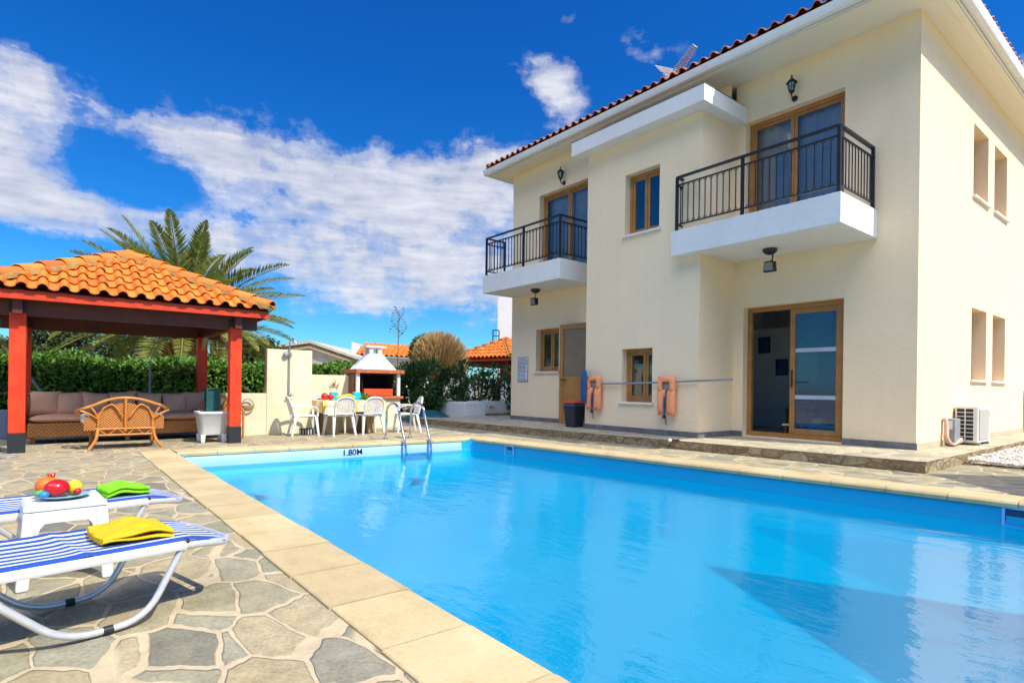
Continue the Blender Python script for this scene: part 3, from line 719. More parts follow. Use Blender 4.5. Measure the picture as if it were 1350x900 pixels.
balcony(-11.31, -8.62, 8.09, YL-.002, 3.18, 3.60, YL-.06, 8.7, False)
ext = MB(); ext.box(-8.62, XB0-.002, 8.62, YL-.003, 3.18, 3.60)
# cornice round the bay top
cn = MB()
cn.box(-8.25, -5.26, 8.03, 9.0, 5.53, 5.80); cn.box(-5.95, -5.262, 9.0, YR-.003, 5.532, 5.798); cn.box(-8.248, -8.06, 9.0, YL+.1, 5.532, 5.798)
cn.k = 1; cn.box(-8.26, -5.252, 8.022, 8.9, 5.802, 5.814)
cn.build('cornice', [m_white, m_skirt], villa, bevel=.008)

# roof: soffit, gutter, clay tiles
def tile_face(mb, O, U, V, Nn, wfn, vlen, pitch, course, amp=.05, lift=.035, seed=0, ns=7):
    O = Vector(O); U = Vector(U).normalized(); V = Vector(V).normalized(); Nn = Vector(Nn).normalized(); rr = random.Random(seed)
    nc = int(math.ceil(vlen/course))
    mb.sm = True
    umin, umax = wfn(0)
    k0 = int(math.floor(umin/pitch)); k1 = int(math.ceil(umax/pitch))
    for j in range(nc):
        v0 = j*course; v1 = min(v0+course+.05, vlen)
        if v1-v0 < .05: continue
        a0, b0 = wfn(v0); a1, b1 = wfn(v1)
        for k in range(k0, k1+1):
            for part in (0, 1):
                s0, s1 = ((0, .58), (.54, 1.04))[part]
                ua, ub = (k+s0)*pitch, (k+s1)*pitch
                if ub <= a0+.01 or ua >= b0-.01: continue
                jit = rr.uniform(-.006, .006); jv = rr.uniform(-.012, .012); rows = []
                for (v, a, b, lf_, wsc) in ((v0-.02+jv, a0, b0, lift, 1.0), (v1, a1, b1, .004, .86)):
                    row = []
                    for i in range(ns+1):
                        t_ = i/ns
                        mid_ = (ua+ub)/2; u = mid_+(ua-mid_+(ub-ua)*t_)*(wsc if part == 0 else 1)
                        h = (math.sin(math.pi*t_)**.8*amp) if part == 0 else (-math.sin(math.pi*t_)*amp*.35)
                        u = min(max(u, a), b)
                        row.append(O+U*(u+jit)+V*v+Nn*(h+lf_+.02))
                    rows.append(row)
                lip = [p-Nn*.016 for p in rows[0]]
                vs = rows[0]+rows[1]+lip; n1 = ns+1
                fs = [(i, i+1, n1+i+1, n1+i) for i in range(ns)]+[(2*n1+i, 2*n1+i+1, i+1, i) for i in range(ns)]
                mb.add(vs, fs)
    mb.sm = False
def ridge_caps(mb, A, B, r=.085, step=.32, seed=1):
    A = Vector(A); B = Vector(B); L = (B-A).length; dd = (B-A)/L; n = max(1, int(L/step)); rr = random.Random(seed)
    side = dd.cross(UP).normalized(); up = side.cross(dd).normalized()
    mb.sm = True
    for i in range(n):
        a, b = A+dd*(i*L/n), A+dd*((i+1)*L/n+.05); rows = []
        for p, rad, lf_ in ((a, r*1.12, .02), (b, r*.92, 0)):
            rows.append([p+side*(math.cos(math.pi*q/8)*rad)+up*(math.sin(math.pi*q/8)*rad*.8+lf_) for q in range(9)])
        lip = [p*.9+a*.1 for p in rows[0]]
        vs = rows[0]+rows[1]+lip
        mb.add(vs, [(q, q+1, 9+q+1, 9+q) for q in range(8)]+[(18+q, 18+q+1, q+1, q) for q in range(8)])
    mb.sm = False
GX, GYF = -2.37, 8.62      # soffit outer edges
GXL = -11.75
sf = MB()
sf.quad((GXL, GYF, ZE), (GX, GYF, ZE), (GX, YBK+.5, ZE), (GXL, YBK+.5, ZE))
sf.k = 1
sf.box(GXL-.02, GX+.02, GYF-.02, GYF-.002, ZE-.004, ZE+.16); sf.box(GX+.002, GX+.02, GYF, YBK+.5, ZE-.004, ZE+.16); sf.box(GXL-.02, GXL-.002, GYF, YBK+.5, ZE-.004, ZE+.16)
sf.k = 0; sf.box(GX-.09, GX-.004, GYF+.1, YBK+.4, ZE-.02, ZE-.002); sf.box(GXL+.1, GX-.1, GYF+.004, GYF+.09, ZE-.02, ZE-.002)
rf = MB()
# roof planes (hip), pitch about 17 degrees
EZ = ZE+.19; ex0, ex1, ey0, ey1 = GXL-.07, GX+.07, GYF-.08, YBK+.55
hw = (ex1-ex0)/2; rise = hw*math.tan(R(17)); xm = (ex0+ex1)/2
sl = math.hypot(hw, rise); cosr = hw/sl
up_ = MB()
ridge0 = Vector((xm, ey0+hw, EZ+rise)); ridge1 = Vector((xm, ey1-hw, EZ+rise))
c0, c1, c2, c3 = [Vector(p) for p in ((ex0, ey0, EZ), (ex1, ey0, EZ), (ex1, ey1, EZ), (ex0, ey1, EZ))]
up_.add([c0, c1, c2, c3, ridge0, ridge1], [(0, 1, 4), (1, 2, 5, 4), (2, 3, 5), (3, 0, 4, 5)])
def hipw(L, run):
    return lambda v: (v*cosr*run, L-v*cosr*run)
tile_face(rf, c0, (1, 0, 0), (0, cosr, rise/sl), (0, -rise/sl, cosr), hipw(ex1-ex0, 1), sl, .205, .36, seed=1)
tile_face(rf, c1, (0, 1, 0), (-cosr, 0, rise/sl), (rise/sl, 0, cosr), hipw(ey1-ey0, 1), sl, .205, .36, seed=2)
tile_face(rf, c3, (0, -1, 0), (cosr, 0, rise/sl), (-rise/sl, 0, cosr), hipw(ey1-ey0, 1), sl, .205, .36, seed=3)
ridge_caps(rf, c0+UP*.03, ridge0+UP*.03); ridge_caps(rf, c1+UP*.03, ridge0+UP*.03); ridge_caps(rf, ridge0, ridge1)
roof = up_.build('roof', m_mortar, villa)
rf.build('roof_tiles', m_tile2, roof)
sf.build('soffit', [m_soffit, m_white], villa)
gt = MB(); prof = [(0, .09), (.0, -.02), (.045, -.045), (.10, -.03), (.115, .02), (.125, .095), (.112, .097)]
def gutter(A, B, outv, tA=0, tB=0):
    A = Vector(A); B = Vector(B); o = Vector(outv); al = (B-A).normalized()
    vs = [A+o*p[0]-al*p[0]*tA+UP*p[1] for p in prof]+[B+o*p[0]+al*p[0]*tB+UP*p[1] for p in prof]; n = len(prof)
    gt.add(vs, [(i, i+1, n+i+1, n+i) for i in range(n-1)]+[tuple(range(n)), tuple(range(n, 2*n))[::-1]])
gutter((GXL-.02, GYF-.024, ZE+.05), (GX+.02, GYF-.024, ZE+.05), (0, -1, 0), 1, 1)
gutter((GX+.024, GYF-.02, ZE+.05), (GX+.024, YBK+.5, ZE+.05), (1, 0, 0), 1, 0)
gutter((GXL-.024, GYF-.02, ZE+.05), (GXL-.024, YBK+.5, ZE+.05), (-1, 0, 0), 1, 0)
gt.build('gutter', m_white, roof)

# back door: timber leaf standing a little open
bd = MB(); hx, hy = -8.42, YL+.1; ang = R(14); W_ = 1.02
dirv = Vector((-math.cos(ang), -math.sin(ang), 0)); nv = Vector((-dirv.y, dirv.x, 0))
def BP(u, v, dd): return Vector((hx, hy, 0))+dirv*u+nv*dd+UP*v
frame_rect(bd, BP, 0, W_, ZP+.02, 2.34, .1, .045)
q = [BP(u, v, dd) for dd in (.008, .037) for v in (ZP+.12, 1.18) for u in (.1, W_-.1)]
bd.add(q, [(0, 2, 3, 1), (4, 5, 7, 6), (0, 1, 5, 4), (2, 6, 7, 3), (0, 4, 6, 2), (1, 3, 7, 5)])
bdo = bd.build('back_door', m_wood, villa, bevel=.005)
gp = MB(); gp.quad(BP(.1, 1.18, .02), BP(W_-.1, 1.18, .02), BP(W_-.1, 2.24, .02), BP(.1, 2.24, .02)); gp.build('pane', M('frosted_glass', (.2, .17, .11), .25), bdo)
hd = MB()
for sg in (-.03, .075): hd.beam(BP(W_-.06, 1.12, sg), BP(W_-.2, 1.12, sg), .02, .025)
hd.tube([BP(W_-.06, 1.12, -.03), BP(W_-.06, 1.12, .075)], .012, 8); hd.build('handle', m_black, bdo); hd = MB(); hd.tube([BP(W_-.06, 1.0, -.008), BP(W_-.06, 1.0, .055)], .012, 8)
hd.build('keyhole_plate', m_black, bdo)
dj = MB(); frame_rect(dj, lambda u, v, dd: (u, YL+.13+dd, v), LD[0]+.003, LD[1]-.003, LD[2]-.06, LD[3]-.003, .06, .06); dj.build('door_frame', m_wood, villa, bevel=.005)
dk = MB(); dk.quad((LD[0]-.3, YL+1.6, ZP), (LD[1]+.5, YL+1.6, ZP), (LD[1]+.5, YL+1.6, 2.6), (LD[0]-.3, YL+1.6, 2.6)); dk.build('hallway', m_interior, villa)

# ------------------------------------------------------------------ things fixed to or hanging on the villa
def lantern(name_label, p):
    t_ = thing('wall_lantern', name_label, 'lantern', p, 'wall lanterns above the balcony doors'); t_.scale = (.85, .85, .85)
    # local frame: wall at y=0, outwards -y
    b = MB(); b.lathe([(.055, 0), (.055, -.02), (.035, -.03)], (0, 0, 0), 14, 'y')
    b.tube(smoothpath([(0, -.02, 0), (0, -.09, -.03), (0, -.14, .03), (0, -.14, .09)]), .013, 8); b.ball((0, -.14, .07), .028, 10); b.build('bracket', m_black, t_, world=False)
    c_ = MB()
    for k in range(6):
        a = math.pi*k/3; x, y = math.cos(a), math.sin(a)
        c_.beam((x*.045, -.14+y*.045, .09), (x*.075, -.14+y*.075, .25), .011, .011)
    c_.lathe([(.05, .085), (.05, .095), (.0, .096)], (0, -.14, 0), 6)
    c_.lathe([(.098, .25), (.1, .258), (.06, .30), (.03, .335), (.014, .345), (.014, .365), (.022, .378), (.008, .4), (.0, .425)], (0, -.14, 0), 12)
    c_.build('cage', m_black, t_, world=False)
    g_ = MB(); g_.lathe([(.04, .095), (.068, .248)], (0, -.14, 0), 6); g_.build('lamp_glass', m_glass, t_, world=False)
    return t_
p = onY(1046.7, 123, YR); lantern('black wall lantern above the large right-hand balcony door', (p.x+.02, YR-.002, p.z-.1))
p = onY(744, 238, YL); lantern('black wall lantern above the smaller balcony behind the bay', (p.x, YL-.002, p.z-.06))
def flood(label, p, aim):
    t_ = thing('floodlight', label, 'floodlight', p, 'floodlights under the balconies')
    b = MB(); b.lathe([(.085, 0), (.085, -.03), (.06, -.055), (.03, -.07)], (0, 0, -.003), 16); b.build('base', m_dark, t_, world=False)
    ar = MB(); ar.tube(smoothpath([(0, 0, -.06), (.05, -.03, -.08), (.06, -.05, -.14), (.05, -.06, -.17)]), .009, 6)
    ar.build('bracket', m_dark, t_, world=False)
    h = MB(); h.frustum((.03, -.05, -.3), (.075, .03), (.055, .05), .13); h.build('housing', m_dark, t_, world=False, bevel=.006)
    g_ = MB(); g_.quad((-.03, -.084, -.285), (.09, -.084, -.285), (.078, -.098, -.19), (-.018, -.098, -.19)); g_.build('lens', M('floodlight_lens', (.25, .27, .27), .15), t_, world=False)
    t_.scale = (1.25, 1.25, 1.25); return t_
p = onz(1015, 328, 3.165); flood('black floodlight hanging under the large right-hand balcony', (p.x, max(p.y, 8.3), 3.163), 0)
p = onz(712, 382, 3.18); flood('black floodlight under the far balcony over the back door', (p.x, 8.6, 3.178), 0)

def antenna():
    base = Vector((-7.85, 11.0, 7.0)); t_ = thing('tv_antenna', 'metal television antenna on a mast above the roof tiles', 'antenna', base)
    top = onY(888, 100, 11.0)-base
    m_ = MB(); m_.tube([(0, 0, -.4), (0, 0, top.z+.02)], .018, 8); m_.build('mast', m_grey, t_, world=False)
    A = onY(889, 99, 11.0)-base; B = onY(916, 61, 11.0)-base
    b = MB(); b.beam(A, B, .025, .025); dv = (B-A); n = 13; pv = Vector((dv.z, 0, -dv.x)).normalized()
    for i in range(n):
        p_ = A.lerp(B, .12+.88*i/(n-1)); L = .14-.004*i
        b.tube([p_-Vector((0, 1, 0))*L+pv*.0, p_+Vector((0, 1, 0))*L], .015, 5)
        b.tube([p_-pv*.05, p_+pv*.06], .010, 5)
    b.build('boom', m_antenna, t_, world=False)
    r_ = MB()
    C0 = onY(891, 91, 11.0)-base
    for sg in (1, -1):
        for k in range(5):
            o = A+pv*sg*(.05+.055*k)*1.1+dv*(-.02+.04*k*0+.15*(.25 if sg > 0 else .1))
            r_.tube([o-Vector((.12, .3, 0)), o+Vector((.12, .3, 0))], .011, 5)
        r_.beam(A+pv*sg*.03-Vector((.12, .3, 0)), A+pv*sg*.32-Vector((.12, .3, 0)), .014, .014); r_.beam(A+pv*sg*.03+Vector((.12, .3, 0)), A+pv*sg*.32+Vector((.12, .3, 0)), .014, .014)
    r_.build('reflector', m_antenna, t_, world=False)
antenna()

def aircon():
    t_ = thing('air_conditioner', 'cream outdoor air conditioning unit standing on the terrace by the sunlit side wall', 'air conditioner', (-2.56, 11.4, ZP))
    x0, x1, y0, y1, z0, z1 = -.145, .145, -.36, .36, .035, .60
    b = MB(); b.box(x0, x1, y0, y1, z0, z1); b.build('casing', m_acbody, t_, world=False, bevel=.015)
    gcol = MB(); gcol.box(x0+.03, x1-.05, y0-.004, y0-.001, z0+.04, z1-.04); gl = gcol.build('coil', m_dark, t_, world=False)
    gr = MB()
    for i in range(9):
        z = z0+.035+(z1-z0-.07)*i/8; gr.box(x0+.02, x1-.04, y0-.014, y0-.005, z-.006, z+.006)
    for x in (x0+.025, (x0+x1)/2-.01, x1-.045): gr.box(x-.007, x+.007, y0-.016, y0-.006, z0+.03, z1-.03)
    gr.build('side_grille', m_acbody, t_, world=False)
    f = MB(); f.box(x1+.002, x1+.012, y0+.06, y1-.13, z0+.05, z1-.05)
    f.build('front_grille', M('louvre_grey', (.5, .47, .42), .6, (.42, .4, .36), 40), t_, world=False, bevel=.004)
    bd_ = MB(); bd_.box(x1+.001, x1+.004, y1-.1, y1-.05, z1-.16, z1-.1); bd_.build('badge', m_grey, t_, world=False)
    ft = MB()
    for y in (y0+.1, y1-.1): ft.box(x0-.01, x1+.01, y-.03, y+.03, .002, z0-.001)
    ft.build('foot', m_grey, t_, world=False)
aircon()
ub = thing('utility_box', 'grey metal utility box on the side wall next to the air conditioner', 'utility box', (XC, 10.75, ZP+.05))
b = MB(); b.box(.006, .13, -.13, .15, .0, .36); b.build('casing', m_grey, ub, world=False, bevel=.01)
b = MB(); b.box(.03, .1, -.136, -.131, .2, .33); b.build('cover_plate', m_paper, ub, world=False)
pi = MB()
for k, (yo, ph) in enumerate(((-.2, 0), (-.17, 1), (-.23, 2))):
    pi.tube(smoothpath([(XC+.03, 10.7+yo, ZP+.42), (XC+.06, 10.68+yo+.02*ph, ZP+.3), (XC+.05+.02*k, 10.66+yo, ZP+.12), (XC+.1+.02*k, 10.75+yo, ZP+.03), (XC+.14, 10.98+yo*.3, ZP+.06+.02*k)]), .022, 7)
tag(pi.build('insulated_pipes', m_pinkwall), 'bundle of wrapped pipes feeding the air conditioner at the wall foot', 'pipes')
pd = MB(); p0 = onX(1349, 450, XC+.06); pd.box(XC+.003, XC+.09, 15.9, 16.0, ZP+.06, 1.0); pd.k = 0
tag(pd.build('wall_cabinet', m_pinkwall), 'narrow pinkish cabinet on the far end of the sunlit side wall', 'cabinet')

def sign():
    t_ = thing('notice_board', 'white printed notice fixed to the wall beside the back door', 'notice', (-10.88, YL, 1.375))
    b = MB(); b.box(-.19, .19, -.014, -.003, -.3, .3); b.build('board', m_paper, t_, world=False)
    i_ = MB(); rr = random.Random(4); z = .26
    fr = MB(); frame_rect(fr, lambda u, v, dd: (u, -.02+dd, v), -.19, .19, -.3, .3, .012, .006); fr.build('border', m_ink, t_, world=False)
    first = True
    while z > -.27:
        x = -.155 if not first else -.1; end = rr.uniform(.08, .155) if not first else .1
        while x < end:
            w_ = rr.uniform(.012, .045); w_ = min(w_, end-x+.005)
            i_.quad((x, -.0165, z-.008), (x+w_, -.0165, z-.008), (x+w_, -.0165, z+.009), (x, -.0165, z+.009)); x += w_+.012
        z -= .033; first = False
    i_.build('print', m_ink, t_, world=False)
sign()
# pole on hooks along the bay, with two life jackets and a float
pa, pe = onY(775, 506, YB-.06), onY(966, 500, YB-.06)
pl = MB(); pl.tube([(pa.x-.05, YB-.06, pa.z), (-6.6, YB-.06, pa.z+.02), (pe.x, YB-.06, pe.z)], .017, 8)
tag(pl.build('pool_pole', m_grey), 'long thin metal pole hung level along the bay wall', 'pole')
def jacket(label, x, z, twist, seed):
    t_ = thing('life_jacket', label, 'life jacket', (x, YB-.075, z), 'life jackets hung on the bay wall', twist)
    mb = MB()
    def loop(r0, r1):
        return
    # yoke with a neck hole, and two foam panels below it
    w_, h = .335, .62
    def pad(x0, x1, z0, z1, dp, sd):
        c_ = Vector(((x0+x1)/2, -.035, (z0+z1)/2)); mb.pillow(c_, (1, 0, 0), (0, 0, 1), (0, -1, 0), (x1-x0)*1.05, (z1-z0)*1.05, dp, sd)
    pad(-w_/2, -.024, -h, -.19, .13, seed); pad(.024, w_/2, -h, -.19, .13, seed+1)
    pad(-w_/2, -.075, -.23, .02, .11, seed+2); pad(.075, w_/2, -.23, .02, .11, seed+3); pad(-w_/2+.01, w_/2-.01, -.06, .04, .1, seed+4)
    mb.build('foam_panels', m_orange, t_, world=False)
    n_ = MB(); n_.lathe([(.085, 0), (.085, -.03), (.0, -.032)], (0, .0, -.14), 16, 'y'); n_.build('neck_lining', m_grey, t_, world=False)
    s_ = MB(); s_.beam((0, -.085, -.3), (.0, -.09, -h-.06), .035, .012); s_.build('strap', m_blueobj, t_, world=False)
    k_ = MB(); k_.box(-.03, .03, -.1, -.08, -h-.05, -h+.0); k_.tube(smoothpath([(0, -.08, -h-.03), (.04, -.08, -h-.1), (.02, -.08, -h-.13), (.06, -.08, -h-.17)]), .008, 5); k_.build('buckle', m_dark, t_, world=False)
p = onY(884, 497, YB); jacket('orange life jacket hanging flat on the wall right of the small window', p.x, p.z-.03, 0, 1)
p = onY(788, 496, YB); jacket('crumpled orange life jacket hanging beside the blue float by the back door', p.x-.0, p.z-.03, R(4), 11)
kb = MB(); a, b_ = onY(763, 488, YB-.1), onY(781, 529, YB-.1)
kb.pillow((a.x*.5+b_.x*.5-.02, YB-.13, (a.z+b_.z)/2-.02), (.8, -.5, -.1), (0.02, 0, 1), (.5, .8, 0), .36, .66, .09, 5)
tag(kb.build('swim_float', m_blueobj), 'blue foam swimming float hung at the corner of the bay by the door', 'swim float')
bn = thing('waste_bin', 'dark bin with a red bag under its lid standing in front of the back door', 'bin', (-8.46, 8.42, ZP))
b = MB(); b.frustum((0, 0, .003), (.13, .13), (.165, .165), .42); b.build('bin_body', m_bin, bn, world=False, bevel=.02)
b = MB(); b.box(-.17, .17, -.17, .17, .425, .46); b.build('lid_rim', m_blueobj, bn, world=False, bevel=.01)
b = MB(); b.pillow((0, 0, .5), (1, 0, 0), (0, 1, 0), (0, 0, 1), .36, .36, .13, 3); b.build('bag', m_redlid, bn, world=False)
gl = thing('spot_lamp', 'small white spot lamp with cable on the edge of the stone step', 'lamp', (-5.5, 7.6, ZP))
b = MB(); b.lathe([(.015, -.02), (.028, .0), (.032, .02), (0, .022)], (0, -.03, .0), 12, 'y'); b.build('lamp_head', m_plastic, gl, world=False)
b = MB(); b.tube(smoothpath([(0, .0, -.02), (.02, -.03, -.06), (-.02, -.05, -.1), (.01, -.06, -.125)]), .008, 6); b.tube([(.0, .02, .0), (.14, .03, .012)], .01, 6); b.build('cable', m_black, gl, world=False)

# pool ladder
ld = thing('pool_ladder', 'polished steel ladder with two curved handrails at the far end of the pool', 'pool ladder', (-8.9, 4.8, 0))
rungs = MB()
for y in (4.58, 5.06):
    r_ = MB(); pts = [(-9.28, y, .004), (-9.24, y, .30)]
    for k in range(9):
        a = math.pi*(1-k/8); pts.append((-9.0+.24*math.cos(a), y, .46+.17*math.sin(a)))
    pts += [(-8.66, y, .22), (-8.55, y, -.02), (-8.52, y, -.2), (-8.52, y, -.7)]
    r_.tube(smoothpath(pts, 4), .021, 10); r_.lathe([(.05, .0145), (.045, .02), (.022, .03)], (-9.28, y, 0), 14); r_.build('handrail', m_steel, ld)
for z in (-.19, -.42, -.64): rungs.box(-8.56, -8.48, 4.6, 5.04, z-.012, z+.012)
rungs.build('rung', m_steel, ld)
# depth mark and skimmers
cu = bpy.data.curves.new('depth', 'FONT'); cu.body = '1.80M'; cu.size = .135; cu.extrude = .001; cu.align_x = 'CENTER'; cu.offset = .0018
tmp = bpy.data.objects.new('tmp', cu); COL.objects.link(tmp)
dg = bpy.context.evaluated_depsgraph_get(); me = bpy.data.meshes.new_from_object(tmp.evaluated_get(dg)); bpy.data.objects.remove(tmp)
me.materials.clear(); me.materials.append(m_blackink)
dm = bpy.data.objects.new('depth_marking', me); COL.objects.link(dm)
pp = onX(462, 590, -8.72)
dm.matrix_world = Matrix(((0, 0, 1, bandpt(pp.y, (0, 0))[0]+.026), (1, 0, 0, pp.y), (0, 1, 0, -.165), (0, 0, 0, 1)))
tag(dm, 'black depth marking 1.80M painted on the pale far wall of the pool', 'marking')
def skimmer(label, x):
    y = yr(x)-.003; t_ = thing('pool_skimmer', label, 'skimmer', (x, y, -.12), 'skimmer openings in the pool wall')
    f = MB(); frame_rect(f, lambda u, v, dd: (u, -.02+dd, v), -.12, .12, -.1, .085, .022, .018); f.build('frame', m_linerw, t_, world=False)
    d_ = MB(); d_.quad((-.1, -.006, -.08), (.1, -.006, -.08), (.1, -.006, .065), (-.1, -.006, .065)); d_.build('opening', M('skimmer_dark', (.02, .06, .12), .5), t_, world=False)
    fl = MB(); fl.box(-.09, .09, -.016, -.009, -.075, .0); fl.build('flap', m_liner, t_, world=False)
skimmer('small square skimmer near the far corner of the pool', -7.55)
skimmer('dark skimmer opening under the coping in front of the house corner', -1.12)

# ------------------------------------------------------------------ gazebo
def gazebo(name, label, cx, cy, hx, hy, px_, py_, ez, peak, bases, detail=True, rz=0):
    t_ = thing(name, label, 'gazebo', (cx, cy, 0), None)
    t_.rotation_euler = (0, 0, rz)
    pw_ = .085
    for sx in (1, -1):
        for sy in (1, -1):
            b = MB(); x, y = sx*px_, sy*py_
            b.box(x-pw_, x+pw_, y-pw_, y+pw_, .26, ez-.20); po = b.build('post', m_red, t_, world=False, bevel=.008)
            b = MB(); b.box(x-pw_-.004, x+pw_+.004, y-pw_-.004, y+pw_+.004, .0, .258); b.build('post_shoe', m_dark, po, world=False, bevel=.004); b = MB(); b.box(x-pw_-.003, x+pw_+.003, y-pw_-.003, y+pw_+.003, ez-.198, ez-.1); b.build('post_cap', m_dark, po, world=False, bevel=.004)
    bm_ = MB()
    for s_ in (1, -1):
        bm_.box(s_*px_-.05, s_*px_+.05, -hy+.1, hy-.1, ez-.235+.001, ez+.05); bm_.box(-hx+.1, hx-.1, s_*py_-.05, s_*py_+.05, ez-.23, ez+.045)
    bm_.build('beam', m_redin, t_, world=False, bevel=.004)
    for sx in (1, -1):
        for sy in (1, -1):
            br = MB(); br.beam((sx*(px_-.09), sy*py_, ez-.42), (sx*(px_-.42), sy*py_, ez-.13), .07, .08); br.build('brace', m_beige, t_, world=False)
    f_ = MB()
    f_.box(hx-.03, hx, -hy, hy, ez-.055, ez+.06); f_.box(-hx, -hx+.03, -hy, hy, ez-.055, ez+.06); f_.box(-hx+.03, hx-.03, hy-.03, hy, ez-.055, ez+.06); f_.box(-hx+.03, hx-.03, -hy, -hy+.03, ez-.055, ez+.06)
    f_.build('fascia', m_redfas, t_, world=False, bevel=.004)
    r_ = MB(); ap = (0, 0, peak); ex, ey = hx+.03, hy+.03; z0 = ez+.055
    cs = [(-ex, -ey, z0), (ex, -ey, z0), (ex, ey, z0), (-ex, ey, z0)]
    for i in range(4): r_.add([cs[i], cs[(i+1) % 4], ap], [(0, 1, 2)])
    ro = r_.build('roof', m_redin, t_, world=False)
    tl = MB(); rise_ = peak-z0
    def face(O, U, halfL, run, sd):
        O = Vector(O); U = Vector(U); inw = UP.cross(U).normalized()
        slp = math.hypot(run, rise_); V = (inw*run+UP*rise_)/slp; Nn = U.cross(V).normalized()
        tile_face(tl, O+UP*.01, U, V, Nn, lambda v: (v/slp*halfL, 2*halfL-v/slp*halfL), slp-.05, .212, .31, amp=.054, lift=.042, seed=sd, ns=8)
    face(cs[1], (0, 1, 0), ey, ex, 11); face(cs[2], (-1, 0, 0), ex, ey, 12); face(cs[3], (0, -1, 0), ey, ex, 13); face(cs[0], (1, 0, 0), ex, ey, 14)
    for i in range(4): ridge_caps(tl, Vector(cs[i])+UP*.07, Vector(ap)+UP*.05, .1, .3, i)
    tl.lathe([(.13, -.02), (.12, .06), (.05, .1), (0, .11)], (0, 0, peak+.04), 10)
    tl.build('roof_tiles', m_tile, ro, world=False)
    mo = MB()
    for i in range(4):
        A = Vector(cs[i])+UP*.055; B = Vector(ap)+UP*.03; mo.beam(A, B, .27, .06)
    mo.build('hip_mortar', m_mortar, ro, world=False)
    return t_
pk = onX(166, 331, -11.15)
gazebo('gazebo', 'nearby red-posted gazebo with a bright orange tiled pyramid roof', -11.15, .95, 1.62, 1.72, 1.29, 1.305, 2.02, pk.z-.12, True)
p = FW*23.5+RT*((667-675)/F*23.5)
gazebo('gazebo', 'distant orange-roofed gazebo half hidden behind the shrubs and the villa', p.x, p.y, 1.55, 1.55, 1.25, 1.25, 1.98, 2.85, True, rz=R(12))

# sofa under the gazebo
so = thing('rattan_sofa', 'long brown rattan sofa at the back of the gazebo', 'sofa', (-11.4, .9, 0))
b = MB(); b.box(-11.78, -11.0, -.28, 2.2, .1, .31); b.build('base', m_rattan, so, bevel=.02)
b = MB()
def backfn(u, v): return (-11.72-.13*v-.02*math.sin(u*3.14), -.30+u*2.52, .25+v*.46+.015*math.sin(u*9))
b.grid(backfn, 24, 6)
def backfn2(u, v): return (-11.80-.13*v, 2.22-u*2.52, .12+v*.59)
b.grid(backfn2, 24, 6); b.tube([(-11.87, -.30+i*.126, .715+.015*math.sin(i/20*9)) for i in range(21)], .03, 8); b.build('backrest', m_rattan, so)
for y, sg in ((-.3, -1), (2.22, 1)):
    b = MB()
    def arm(u, v, y=y, sg=sg): return (-11.85+u*.78, y+sg*(.03+.18*v*v), .12+v*(.62-.14*u*u))
    def arm2(u, v, y=y, sg=sg): return (-11.07-u*.78, y+sg*(-.03+.18*v*v), .12+v*(.62-.14*(1-u)**2))
    b.grid(arm, 10, 6); b.grid(arm2, 10, 6)
    b.tube([(-11.85+u*.078, y+sg*.18, .74-.14*(u/10)**2) for u in range(11)], .032, 8); b.tube([(-11.07, y+sg*(.18*(v/6)**2), .1+.5*v/6) for v in range(7)], .03, 8); b.build('armrest', m_rattan, so)
for x in (-11.05, -11.72):
    for y in (-.22, .95, 2.14):
        b = MB(); b.frustum((x, y, .002), (.025, .025), (.035, .035), .1); b.build('leg', m_brownwood, so)
for k in range(3):
    b = MB(); b.pillow((-11.33, .13+k*.82, .365), (0, 1, 0), (1, 0, 0), (0, 0, 1), .83, .68, .13, k); b.build('seat_cushion', m_cush, so)
names = ['leftmost dusty pink back cushion against the sofa arm', 'second dusty pink cushion from the left sofa arm, overlapping the first', 'dusty pink cushion leaning back just left of the wicker settee top',
         'dusty pink cushion behind the middle of the wicker settee', 'dusty pink cushion behind the right half of the wicker settee', 'dusty pink cushion just right of the wicker settee', 'rightmost dusty pink cushion on the sofa near the green lantern']
ypos = [-.08, .2, .55, .92, 1.3, 1.68, 2.0]
for i, (y, nm) in enumerate(zip(ypos, names)):
    b = MB(); tl_ = .22+.05*math.sin(i*2.1); yw = .18*math.sin(i*1.7+.5)
    b.pillow((-11.55+.03*math.sin(i*3), y, .585+.012*math.cos(i*2)), (yw*.5, 1, .1*math.sin(i*2.6)), (-tl_, 0, 1), (1, -yw, tl_), .38, .38, .15, 20+i)
    tag(b.build('cushion', m_cush), nm, 'cushion', 'back cushions along the rattan sofa')

# wicker settee with its back to the camera
se = thing('wicker_settee', 'honey wicker settee with a curved camel back seen from behind', 'settee', (-9.9, .83, 0))
b = MB(); Y0, Y1 = .28, 1.31; ym = .81; XB_ = -9.74
arch = smoothpath([(-10.2, Y0+.02, .46), (-9.95, Y0-.03, .52), (XB_, Y0+.05, .565), (XB_+.03, .42, .60), (XB_+.05, .62, .69), (XB_+.05, ym, .715), (XB_+.05, 1.0, .69), (XB_+.03, 1.2, .62), (XB_, Y1-.06, .60), (-9.95, Y1+.03, .53), (-10.2, Y1-.02, .46)], 6)
b.tube(arch, .022, 8); b.build('top_rail', m_cane, se)
def archz(y):
    best = min(arch[12:-12], key=lambda q: abs(q.y-y)); return best.z
for ya, yb in ((.34, ym-.015), (ym+.015, 1.28)):
    b = MB()
    def pan(u, v, ya=ya, yb=yb):
        y = ya+u*(yb-ya); zt = archz(y)-.13-.07*(abs(y-ym)/.36); return (XB_+.0+.03*v, y, .27+v*(max(zt+.07, .45)-.27))
    b.grid(pan, 8, 8); b.build('back_panel', m_wicker, se)
fr = MB()
fr.tube([(XB_+.03, ym, .25), (XB_+.06, ym, .705)], .017, 8)
